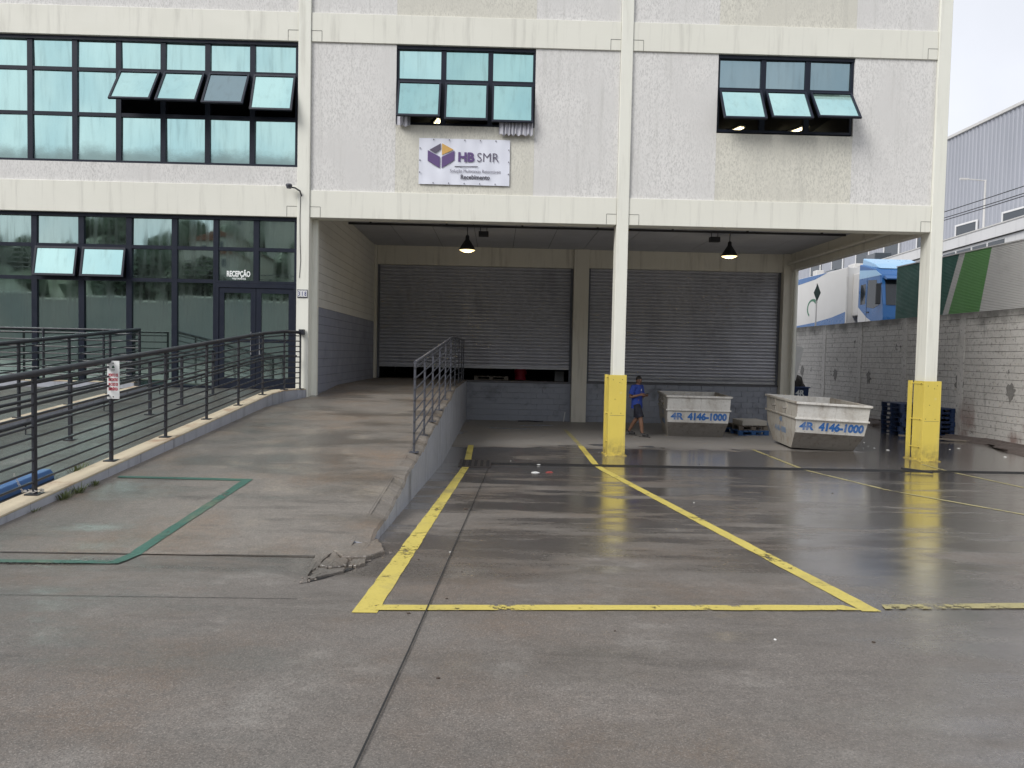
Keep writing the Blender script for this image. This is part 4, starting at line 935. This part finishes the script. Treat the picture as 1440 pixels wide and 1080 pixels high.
patch_m = M('grey_mortar_patch', (.22, .21, .195), .9, .4, 9)
for (y, z, s) in ((20.3, 1.55, .2), (22.6, 1.7, .22), (28.2, 1.7, .17), (31.0, 1.75, .2), (34.4, 1.8, .2)):
    pp = [(y+s*rnd.uniform(.55, 1.15)*math.cos(a), z+s*rnd.uniform(.6, 1.25)*math.sin(a)*(1.5 if math.sin(a) < 0 else 1)) for a in [k*math.pi/13 for k in range(26)]]
    MB().prism(pp, 'x', WX-.010, WX+.01).build('mortar_patch', patch_m, bwall)
upper = struct(MB().box(WX+.23, 260, -60, 400, -.5, 2.7).build('upper_ground', M('upper_asphalt', (.07, .07, .072), .8, .2, 1)))
# corrugated fence with slanted colour stripes
FX = 14.62
f_grey = M('grey_sheet', (.56, .55, .53), .5, .05, 1, dirt=(.3, .29, .27), dirt_amt=.3); f_dg = M('dark_green_sheet', (.018, .105, .072), .45, .08, 1); f_lg = M('leaf_green_sheet', (.12, .30, .09), .45, .08, 1)
fen = thing('sheet_fence', 'corrugated sheet fence with slanted dark green, leaf green and grey stripes above the block wall', 'fence', (FX, 22, 3.86))
ZF0, ZF1 = 3.80, 5.75
def fsheet(yt0, yt1, yb0, yb1, mat):        # near and far edges at top / bottom
    n_ = 42; v = []; f = []; pr_ = [(0, 0), (.25, -.012), (.5, -.012), (.75, 0)]
    rows = []
    for r in range(n_):
        for a, d in pr_: rows.append(((r+a)/n_, d))
    rows.append((1, 0))
    for u, d in rows:
        z = ZF0+(ZF1-ZF0)*u; ya = yb0+(yt0-yb0)*u; yb = yb1+(yt1-yb1)*u
        v += [(FX+d, ya, z), (FX+d, yb, z)]
    for i in range(len(rows)-1): f.append((2*i, 2*i+1, 2*i+3, 2*i+2))
    return MB().add(v, f).build('sheet', mat, fen)
fsheet(23.13, 26.75, 23.9, 26.75, f_dg); fsheet(22.83, 23.13, 23.6, 23.9, f_grey); fsheet(21.6, 22.83, 22.05, 23.6, f_lg); fsheet(3, 21.6, 3, 22.05, f_grey)
box('top_cap', f_grey, fen, FX-.03, FX+.03, 3, 26.76, ZF1, ZF1+.035)
for i in range(9): box('post', f_grey, fen, FX+.02, FX+.08, 26.68-i*2.9, 26.76-i*2.9, 2.7, ZF1-.01)
# ---- truck
tr_w = M('white_truck_paint', (.62, .61, .59), .4, .04, 1); tr_b = M('blue_truck_paint', (.022, .115, .32), .3, .06, 1); tr_lb = M('light_blue_truck_paint', (.30, .50, .70), .3, .05, 1)
tg = flat('truck_glass', (.02, .025, .03), .08); tr_d = flat('truck_dark_plastic', (.02, .022, .025), .5)
T_ = thing('parked_truck', 'blue and white lorry with a white refrigerated trailer beyond the block wall', 'truck', (17.7, 33, 2.7))
TX = 16.5; ty0, ty1 = 34.5, 47.5
trl = box('trailer', tr_w, T_, TX, TX+2.5, ty0, ty1, 3.75, 6.72, bevel=.03)
def tside(pts, mat, nm): MB().prism(pts, 'x', TX-.006, TX+.002).build(nm, mat, trl)
tside([(ty0+.12, 3.80), (ty0+.12, 4.62), (36.0, 4.42), (38, 4.25), (41, 4.12), (46, 4.05), (46, 3.80)], tr_b, 'blue_band')
tside([(36.6, 6.70), (38, 6.50), (40, 6.40), (47, 6.36), (47, 6.70)], tr_b, 'blue_band')
tside([(38.25+.32*math.cos(a)*2.2, 5.0+.5*math.sin(a)) for a in [math.pi*(.5+k/10) for k in range(-8, 4)]]+[(38.35+.22*math.cos(a)*2.2, 5.0+.38*math.sin(a)) for a in [math.pi*(.5+k/10) for k in range(3, -9, -1)]], flat('logo_green', (.04, .16, .09), .5), 'logo')
box('corner_post', f_grey, trl, TX-.012, TX+.06, ty0-.01, ty0+.10, 3.75, 6.72)
box('cooling_unit', tr_w, T_, TX+.25, TX+2.25, ty0-.55, ty0-.01, 4.4, 6.4, bevel=.06)
cab = MB().prism([(31.25, 3.15), (31.15, 4.2), (31.2, 4.75), (31.55, 6.05), (31.9, 6.35), (33.4, 6.7), (33.45, 3.15)], 'x', TX, TX+2.5).build('cab', tr_b, T_, bevel=.05)
def cs_(pts, mat, nm, d=.006): return MB().prism(pts, 'x', TX-d, TX+.004).build(nm, mat, cab)
cs_([(31.5, 4.75), (31.82, 5.85), (32.55, 5.9), (32.6, 4.7), (32.0, 4.62)], tg, 'side_window')
cs_([(32.75, 4.85), (32.75, 5.75), (33.2, 5.75), (33.2, 4.85)], tg, 'sleeper_window')
cs_([(31.2, 3.2), (31.2, 3.85), (31.9, 3.95), (32.6, 4.25), (33.38, 4.75), (33.38, 3.2)], tr_w, 'white_swoosh')
cs_([(31.42, 6.02), (31.9, 6.28), (33.35, 6.42), (33.35, 6.02)], tr_lb, 'roof_stripe', .007)
MB().hexa([(TX+.12, 31.17, 4.72), (TX+2.38, 31.17, 4.72), (TX+2.38, 31.25, 4.72), (TX+.12, 31.25, 4.72), (TX+.2, 31.50, 5.9), (TX+2.3, 31.50, 5.9), (TX+2.3, 31.58, 5.9), (TX+.2, 31.58, 5.9)]).build('windscreen', tg, cab)
MB().prism([(31.35, 6.0), (31.15, 5.85), (31.2, 5.8), (31.5, 5.92)], 'x', TX+.1, TX+2.4).build('sun_visor', tr_b, cab)
MB().prism([(31.85, 6.36), (32.3, 6.62), (33.4, 6.98), (33.45, 6.6)], 'x', TX+.15, TX+2.35).build('roof_fairing', tr_lb, cab, bevel=.04)
for x in (TX-.28, TX+2.6):
    mir = MB().box(x, x+.2, 31.25, 31.37, 4.75, 5.65).build('mirror', tr_d, cab, bevel=.03); MB().tube([(x+.1, 31.3, 5.6), (TX+.1 if x < TX else TX+2.4, 31.5, 5.7)], .02, 6).build('mirror_arm', tr_d, mir)
MB().box(TX-.008, TX+.002, 32.62, 32.635, 3.4, 5.95).build('door_line', tr_d, cab); MB().box(TX-.03, TX, 32.4, 32.58, 4.45, 4.5).build('door_handle', tr_d, cab)
for y in (32.0, 34.6, 43.5, 44.7, 45.9):
    for x in (TX+.02, TX+2.18):
        w = MB().tube([(x, y, 3.2), (x+.3, y, 3.2)], .5, 20).build('wheel', flat('tyre', (.02, .02, .02), .8), T_); MB().tube([(x-.01, y, 3.2), (x+.31, y, 3.2)], .28, 14).build('rim', f_grey, w)
box('chassis', tr_d, T_, TX+.7, TX+1.8, 31.6, 47.2, 3.3, 3.74)
# ---- pole with diamond sign, seen from the side
sp_ = thing('road_sign', 'dark diamond road sign on a thin pole in front of the white trailer', 'road sign', (15.4, 35.3, 2.7))
MB().tube([(15.4, 35.3, 2.7), (15.4, 35.3, 6.0)], .035, 8).build('pole', f_grey, sp_)
MB().prism([(15.4-.17, 5.55), (15.4, 5.12), (15.4+.17, 5.55), (15.4, 5.98)], 'y', 35.24, 35.26).build('plate', flat('sign_back', (.03, .05, .045), .5), sp_)
# ---- white building
wb_m = M('white_render', (.66, .66, .66), .7, .05, .5, dirt=(.4, .4, .4), dirt_amt=.3, streak=True); dk_win = flat('dark_window_glass', (.055, .065, .075), .15)
wb = thing('white_building', 'long low white building with a ribbon of dark windows behind the striped fence', 'building', (25, 34.5, 2.7), (0, 0, -.0977))
MB().box(0, 6, -24, 62, 0, 5.98).build('wall', wb_m, wb, local=True)
par = MB().box(-.12, 6.1, -24.1, 62, 6.02, 6.6).build('parapet', wb_m, wb, local=True); MB().box(-.06, 6, -24.05, 62, 5.982, 6.018).build('shadow_gap', joint_m, wb, local=True)
MB().box(-.15, 0, -24.1, 62, 6.61, 6.68).build('coping', f_grey, par, local=True)
for i in range(27):
    y = -23+i*3.1
    if i % 5 == 2: continue
    w = MB().box(-.02, .02, y, y+2.9, 4.4, 5.85).build('window', dk_win, wb, local=True)
    MB().box(-.05, -.021, y+1.40, y+1.50, 4.4, 5.85).build('window_mullion', wb_m, w, local=True); MB().box(-.07, -.021, y-.06, y+2.96, 4.32, 4.4).build('window_sill', wb_m, w, local=True)
for i in range(6): MB().box(-.03, .02, 8+i*6.5, 9.1+i*6.5, 2.6, 3.8).build('small_window', dk_win, wb, local=True)
for i, (y, s, h) in enumerate(((20, 1.2, 1.1), (24, .9, .8), (28.5, 1.6, .9), (33, .7, 1.3), (39, 1.4, 1.0), (46, 1.0, .9))):
    MB().box(1, 1+s, y, y+s*1.4, 6.6, 6.6+h).build('roof_unit', f_grey if i % 2 else dk_win, wb, local=True, bevel=.05)
# ---- big shed
def shedm():
    n = NT('weathered_steel_cladding'); c = n.mix(n.noise(2., 5, .65, n.mapv((1, 1, .05))), (.25, .265, .30), (.38, .39, .43))
    return n.out(c, .5, .1)
shed = thing('corrugated_shed', 'huge grey corrugated steel shed rising behind the white building', 'building', (36, 60, 2.7))
v = []; f = []; ys = []
y = 22.0
while y < 130: ys += [(y, 0), (y+.06, -.05), (y+.18, -.05), (y+.24, 0)]; y += .40
for y, d in ys: v += [(33+d, y, 2.7), (33+d, y, 18.75)]
for i in range(len(ys)-1): f.append((2*i, 2*i+1, 2*i+3, 2*i+2))
MB().add(v, f).build('cladding', shedm(), shed); box('roof_edge', f_grey, shed, 32.85, 40, 22, 130, 18.76, 18.95); box('core', f_grey, shed, 33.05, 40, 22.1, 129.9, 2.7, 18.7)
for i in range(8):
    y = 40.5+i*4.9; w = box('window', dk_win, shed, 32.86, 33.0, y, y+2.2, 11.2, 12.1); MB().box(32.82, 32.9, y-.12, y+2.32, 12.1, 12.22).box(32.82, 32.9, y-.12, y, 11.1, 12.1).box(32.82, 32.9, y+2.2, y+2.32, 11.1, 12.1).build('window_frame', wb_m, w)
# ---- street lamp and overhead cables
sl_ = thing('street_lamp', 'slim grey street lamp with a short arm before the corrugated shed', 'street lamp', (27.2, 41, 2.7))
MB().tube([(27.2, 41, 2.7), (27.2, 41, 12.6)], [.09, .05], 8).build('pole', f_grey, sl_, smooth=True); MB().tube([(27.2, 41, 12.55), (26.1, 41, 12.62)], .035, 6).build('arm', f_grey, sl_)
MB().box(25.75, 26.2, 40.92, 41.08, 12.57, 12.66).build('head', f_grey, sl_)
def cable(p, q, sag, nm, lab, grp, parent=None, r=.022):
    P = [Vector(p).lerp(Vector(q), i/20)-Vector((0, 0, sag*4*(i/20)*(1-i/20))) for i in range(21)]
    return tag(MB().tube(P, r, 5).build(nm, black_metal), lab, 'cable', grp)
for i, (dx, z) in enumerate(((0, 10.35), (.35, 10.15), (-.2, 9.85))):
    cable((23+dx, 8, z+.5), (23+dx, 66, z+.5), .75, 'overhead_cable', 'thin black overhead cable before the corrugated shed, %s of three' % ('uppermost', 'middle', 'lowest')[i], 'cables before the shed')
for y in (8, 66):
    up_ = thing('utility_pole', 'concrete utility pole carrying the cables before the shed', 'utility pole', (23.3, y, 2.7), group='utility poles beyond the wall')
    MB().tube([(23.1, y+.25, 2.7), (23.1, y+.25, 11.6)], [.17, .11], 10).build('pole', f_grey, up_, smooth=True); MB().box(22.4, 23.9, y+.05, y+.15, 10.3, 10.45).build('crossarm', wood, up_)

# ================================================================ behind the camera: surroundings made up for the glass front to reflect
fol = M('hazed_foliage', (.06, .08, .05), .8, .5, .6); hill_m = M('wooded_hill', (.07, .09, .055), .9, .5, .08, dirt=(.16, .12, .07), dirt_amt=.5)  # foliage colour lightened to stand for haze
def hz(x, y):
    d = max(0, -y-45); h = 26*(1-math.exp(-d/38.))*(1+.28*math.sin(x*.031+1.1)+.14*math.sin(x*.083+.4)+.06*math.sin(x*.21))
    return 1.1+h
v = MB().grid(lambda u, w: (-260+520*u, -44-150*w, hz(-260+520*u, -44-150*w)), 60, 24); struct(v.build('hills', hill_m, smooth=True))
m = MB(); r = random.Random(21)
ico = [(0, 0, 1), (.9, 0, .4), (.28, .85, .4), (-.73, .53, .4), (-.73, -.53, .4), (.28, -.85, .4), (.73, .53, -.3), (-.28, .85, -.3), (-.9, 0, -.3), (-.28, -.85, -.3), (.73, -.53, -.3), (0, 0, -.8)]
icf = [(0, 1, 2), (0, 2, 3), (0, 3, 4), (0, 4, 5), (0, 5, 1), (1, 6, 2), (2, 7, 3), (3, 8, 4), (4, 9, 5), (5, 10, 1), (6, 7, 2), (7, 8, 3), (8, 9, 4), (9, 10, 5), (10, 6, 1), (11, 7, 6), (11, 8, 7), (11, 9, 8), (11, 10, 9), (11, 6, 10)]
for i in range(1100):
    x, y = r.uniform(-160, 160), r.uniform(-190, -52); s = r.uniform(1.2, 3.6); z = hz(x, y)
    m.add([(x+a*s*r.uniform(.8, 1.2), y+b*s*r.uniform(.8, 1.2), z+s*.6+c*s*r.uniform(.8, 1.4)) for a, b, c in ico], icf)
tag(m.build('far_wood', fol, fix=False), 'far wooded hillside seen only mirrored in the glass front', 'woodland', kind='stuff')
hw = M('far_house_wall', (.42, .40, .36), .8, .1, .5); hr = M('far_house_roof', (.20, .09, .06), .8, .2, 1)
for i in range(12):
    x, y = -80+i*13+r.uniform(-4, 4), r.uniform(-120, -75); z = hz(x, y); h = thing('hillside_house', 'small pale house with red roof on the hillside mirrored in the glass', 'house', (x, y, z), group='houses on the mirrored hillside')
    w, d, k = r.uniform(5, 9), 7, r.uniform(3.5, 6.5)
    wa = box('wall', hw, h, x-w/2, x+w/2, y-d/2, y+d/2, z-2, z+k); MB().prism([(x-w/2-.4, z+k), (x+w/2+.4, z+k), (x, z+k+1.7)], 'y', y-d/2-.3, y+d/2+.3).build('roof', hr, h)
    for q in (-.25, .25): box('window', dk_win, h, x+w*q-.5, x+w*q+.5, y+d/2, y+d/2+.03, z+k-1.9, z+k-.7)
def leaf_tree(x, y, z, h, lab, seed):
    r = random.Random(seed); t = thing('roadside_tree', lab, 'tree', (x, y, z), group='trees mirrored in the glass')
    MB().tube([(x, y, z), (x+.1, y, z+h*.3), (x-.1, y+.1, z+h*.6)], [.22, .16, .08], 8).build('trunk', wood, t, smooth=True)
    m = MB()
    for i in range(1500):
        a, b, q = r.uniform(0, 6.28), r.uniform(-1, 1), r.random()**.4; R = h*.30*(1+.25*math.sin(a*3+b*4))
        c = Vector((x+R*q*math.cos(a)*math.sqrt(1-b*b), y+R*q*math.sin(a)*math.sqrt(1-b*b), z+h*.62+b*h*.36*q)); s = r.uniform(.12, .3)
        u = Vector((r.uniform(-1, 1), r.uniform(-1, 1), r.uniform(-.5, .5))).normalized()*s; w = Vector((r.uniform(-1, 1), r.uniform(-1, 1), r.uniform(-1, 1))).normalized()*s
        m.add([c-u-w, c+u-w, c+u+w, c-u+w], [(0, 1, 2, 3)])
    m.build('crown', fol, t, fix=False)
for i, (x, y, h) in enumerate(((-19, -15, 7), (-14, -17, 6), (-12, -24, 8), (-26, -20, 9), (3, -26, 8), (-4, -20, 5))): leaf_tree(x, y, gz(y), h, 'leafy tree across the road mirrored in the glass', 300+i)
yw = M('reflection_wall_render', (.34, .34, .32), .8, .1, .5)
sw = thing('reflection_wall', 'long pale wall across the road mirrored in the glass front', 'wall', (0, -12.5, 1.2)); box('wall', yw, sw, -40, 30, -12.7, -12.5, 1.0, 5.2); box('coping', cream, sw, -40, 30, -12.75, -12.45, 5.2, 5.3)  # added out of view, tall and pale for its reflection
for i in range(5):
    cable((-45, -11, 7.2+i*.28), (35, -11, 7.4+i*.28), 1.1, 'street_cable', 'black street cable mirrored in the ground floor glass', 'street cables mirrored in the glass', r=.03)
for x in (-45, 35):
    t = thing('street_pole', 'concrete street pole at the end of the mirrored cables', 'utility pole', (x, -11, 1.2), group='street poles')
    MB().tube([(x, -11, 1.2), (x, -11, 9)], [.17, .11], 8).build('pole', f_grey, t, smooth=True)

# ================================================================ THE MAN
skin = M('skin', (.20, .105, .065), .5, .08, 8); shirt_m = M('royal_blue_cotton', (.022, .055, .30), .8, .12, 6, bump=.3, bscale=12); short_m = M('navy_shorts_cotton', (.014, .015, .026), .85, .15, 8); shoe_m = flat('black_shoe', (.02, .019, .02), .6); hair_m = flat('black_hair', (.010, .008, .007), .6); sole_m = flat('shoe_sole', (.08, .075, .07), .7)
def skinned(nodes, edges, sub=2):
    me = bpy.data.meshes.new('sk'); me.from_pydata([n[0] for n in nodes], edges, [])
    o = bpy.data.objects.new('sk', me); COL.objects.link(o); md = o.modifiers.new('s', 'SKIN')
    for i, n in enumerate(nodes):
        r = n[1]; d = me.skin_vertices[0].data[i]; d.radius = (r, r) if not isinstance(r, tuple) else r; d.use_root = (i == 0)
    md.use_smooth_shade = True; sb = o.modifiers.new('u', 'SUBSURF'); sb.levels = sub; sb.render_levels = sub
    bpy.context.view_layer.update(); r_ = bpy.data.meshes.new_from_object(o.evaluated_get(bpy.context.evaluated_depsgraph_get()))
    bpy.data.objects.remove(o); return r_
def mesh_obj(name, me, mat, parent):
    me.materials.clear(); me.materials.append(mat); me.polygons.foreach_set('use_smooth', [True]*len(me.polygons)); o = bpy.data.objects.new(name, me); COL.objects.link(o); o.parent = parent; return o
# local frame: x = walking direction, -y = his right side, z up
person = thing('person', 'man in blue T-shirt and dark shorts walking past the pillar, holding a phone', 'person', (4.03, 20.9, 0), (0, 0, math.radians(-42)))
PEL, CH, NK = (0, 0, .93), (.0, 0, 1.30), (.02, 0, 1.47)
legs = {'r': [(.03, -.09, .92), (.20, -.10, .52), (.26, -.10, .11)], 'l': [(-.01, .09, .92), (-.04, .10, .50), (-.30, .10, .12)]}
arms = {'r': [(.0, -.205, 1.39), (-.07, -.27, 1.12), (.17, -.17, 1.19)], 'l': [(.0, .205, 1.39), (.03, .25, 1.12), (.22, .06, 1.17)]}
nodes = [(PEL, .15), ((.0, 0, 1.10), .14), (CH, .155), ((.01, 0, 1.41), .10), (NK, .072), ((.03, 0, 1.54), .068)]
edges = [(0, 1), (1, 2), (2, 3), (3, 4), (4, 5)]
def chain(start, pts):
    p = start
    for q, r in pts: nodes.append((q, r)); edges.append((p, len(nodes)-1)); p = len(nodes)-1
    return p
for k in 'rl':
    a, b, c = legs[k]
    an = chain(0, [(a, .10), (((a[0]+b[0])/2, (a[1]+b[1])/2, .72), .090), (b, .066), (((b[0]*.6+c[0]*.4), (b[1]*.6+c[1]*.4), .38), .066), (c, .044)])
    chain(an, [((c[0]+.10, c[1], .05), .038), ((c[0]+.17, c[1], .04), .03)])
for k in 'rl':
    a, b, c = arms[k]
    w = chain(2, [((a[0], a[1]*.7, 1.40), .072), (a, .064), (((a[0]+b[0])/2, (a[1]+b[1])/2, 1.26), .053), (b, .044), (((b[0]+c[0])/2, (b[1]+c[1])/2, (b[2]+c[2])/2), .042), (c, .030)])
    d = Vector((1, .18 if k == 'r' else -.12, .18)).normalized(); pc = Vector(c)
    pm = chain(w, [(tuple(pc+d*.06), (.032, .022))])
    for i in range(4):
        off = Vector((0, 0, .030-.020*i)); ln = (.034, .040, .037, .028)[i]; sy = .02 if k == 'r' else -.02
        chain(pm, [(tuple(pc+d*.092+off), .010), (tuple(pc+d*(.092+ln)+off+Vector((0, sy, 0))), .0095), (tuple(pc+d*(.092+ln*1.35)+off+Vector((0, sy*2, 0))), .0085)])
    chain(pm, [(tuple(pc+d*.045+Vector((0, 0, .035))), .012), (tuple(pc+d*.085+Vector((0, 0, .058))), .010)])
body = skinned(nodes, edges)
# head: egg with brow, nose, jaw and ears, turned towards the camera
bm = bmesh.new(); bm.from_mesh(body)
hm = bmesh.new(); bmesh.ops.create_uvsphere(hm, u_segments=28, v_segments=20, radius=1)
for v in hm.verts:
    x, y, z = v.co        # head frame: +x = face
    k = 1-.22*max(0, -z)**1.5; px, py, pz = x*.098*k, y*.078*(1-.25*max(0, -z)), z*.122
    if x > 0:
        px += .020*math.exp(-((y/.16)**2+((z+.12)/.20)**2))+.006*math.exp(-((y/.5)**2+((z-.22)/.12)**2))+.007*math.exp(-((y/.3)**2+((z+.46)/.07)**2))+.008*math.exp(-((y/.3)**2+((z+.85)/.2)**2))
        px -= .010*math.exp(-(((abs(y)-.42)/.15)**2+((z-.05)/.12)**2))
    py += math.copysign(.014, y)*math.exp(-((x/.16)**2+((z)/.22)**2))*(1 if abs(y) > .8 else 0)
    v.co = (px, py, pz)
HM = Matrix.Translation((.05, 0, 1.60))@Matrix.Rotation(math.radians(-28), 4, 'Z')@Matrix.Rotation(math.radians(5), 4, 'Y')
bmesh.ops.transform(hm, matrix=HM, verts=hm.verts); tm = bpy.data.meshes.new('h'); hm.to_mesh(tm); hm.free(); bm.from_mesh(tm); bm.to_mesh(body); bm.free()
bo = mesh_obj('body', body, skin, person)
def headpart(fn, nm, mat, smooth=True):
    o = fn.build(nm, mat, bo, smooth=smooth, local=True)
    for v in o.data.vertices: v.co = HM@v.co
    return o
def hair(u, w):
    a = u*2*math.pi; b = w*math.pi*.5; z = math.cos(b*1.18); s = math.sin(b*1.18); fr = max(0, math.cos(a)); low = z if z > .34*fr+.05 else .34*fr+.05
    return (math.cos(a)*s*.105-.006, math.sin(a)*s*.085, low*.137+.004*math.sin(a*17)*s)
headpart(MB().grid(hair, 36, 10), 'hair', hair_m)
for s in (-1, 1):
    headpart(MB().lathe([(.001, -.007), (.012, -.003), (.012, .003), (.001, .007)], (.082, s*.031, .008), 8), 'eye', hair_m); headpart(MB().box(.083, .094, s*.031-.017, s*.031+.017, .026, .033), 'eyebrow', hair_m)
headpart(MB().box(.080, .096, -.022, .022, -.054, -.046), 'mouth', flat('lips', (.13, .05, .045), .5))
# clothes: lofted rings, open at hem, cuffs and neck
def loft(rings, n_=22, fold=0.):
    m = MB(); v = []; f = []
    for c, ax, rx, ry in rings:
        ax = Vector(ax).normalized(); X = Vector((1, 0, 0)); X = (X-ax*X.dot(ax)).normalized(); Y = ax.cross(X)
        for k in range(n_):
            t = 2*math.pi*k/n_; g = 1+fold*math.sin(5*t+c[2]*19)+fold*.6*math.sin(8*t-c[2]*27)
            v.append(Vector(c)+X*(rx*g*math.cos(t))+Y*(ry*g*math.sin(t)))
    for i in range(len(rings)-1):
        for k in range(n_): f.append((i*n_+k, i*n_+(k+1) % n_, (i+1)*n_+(k+1) % n_, (i+1)*n_+k))
    return m.add(v, f)
Z = (0, 0, 1)
m = loft([((.0, 0, .80), Z, .150, .190), ((.0, 0, .90), Z, .148, .188), ((0, 0, 1.05), Z, .140, .182), ((0, 0, 1.20), Z, .142, .195), ((.0, 0, 1.31), Z, .142, .212), ((.0, 0, 1.385), Z, .122, .212), ((.005, 0, 1.43), Z, .098, .160), ((.012, 0, 1.465), Z, .078, .096), ((.016, 0, 1.485), Z, .066, .072)], 26, .022)
for k in 'rl':
    a, b, c = [Vector(q) for q in arms[k]]; ax = (b-a).normalized(); s0 = Vector((0, a.y*.62, 1.385))
    q = loft([(s0, (a-s0), .085, .095), (a+Vector((0, 0, .012)), ax+(a-s0).normalized(), .082, .086), (a.lerp(b, .35), ax, .078, .082), (a.lerp(b, .68), ax, .080, .086)], 18, .02); m.add(q.v, q.f)
m.build('shirt', shirt_m, person, smooth=True, local=True, fix=False)
m = loft([((0, 0, .98), Z, .130, .165), ((0, 0, .88), Z, .140, .180), ((.005, 0, .80), Z, .135, .180)], 22, .01)
for k in 'rl':
    a, b, c = [Vector(q) for q in legs[k]]; ax = (b-a).normalized()
    q = loft([(a+Vector((0, 0, -.02)), ax, .115, .105), (a.lerp(b, .3), ax, .118, .108), (a.lerp(b, .62), ax, .112, .104), (a.lerp(b, .92), ax, .110, .104)], 18, .025); m.add(q.v, q.f)
m.build('shorts', short_m, person, smooth=True, local=True, fix=False)
for k in 'rl':
    a, b, c = legs[k]; lift = .0
    nodes = [((c[0]-.035, c[1], .068), .064), ((c[0]+.04, c[1], .068), .062), ((c[0]+.13, c[1], .058), .058), ((c[0]+.21, c[1], .048), .044)]; edges = [(0, 1), (1, 2), (2, 3)]; nodes.append(((c[0]-.01, c[1], .125), .056)); edges.append((0, 4))
    sh = mesh_obj('shoe', skinned(nodes, edges), shoe_m, person)
    MB().box(c[0]-.09, c[0]+.245, c[1]-.048, c[1]+.048, 0, .024).build('sole', sole_m, sh, local=True, bevel=.01)
MB().prism([(-.03, 1.30), (.0, 1.30), (.005, 1.36), (-.02, 1.36)], 'x', .143, .149).build('chest_print', white_gloss, person, local=True)
ph = MB().obox((0, 0, 0), (.15, .075, .009), Matrix.Rotation(-.35, 3, 'Y')).build('phone', black_metal, bevel=.003)
ph.location = Matrix.LocRotScale(person.location, person.rotation_euler, None)@Vector((.325, -.045, 1.23)); ph.rotation_euler = (0, 0, math.radians(-42)); tag(ph, 'dark phone held in the hands of the walking man', 'phone')
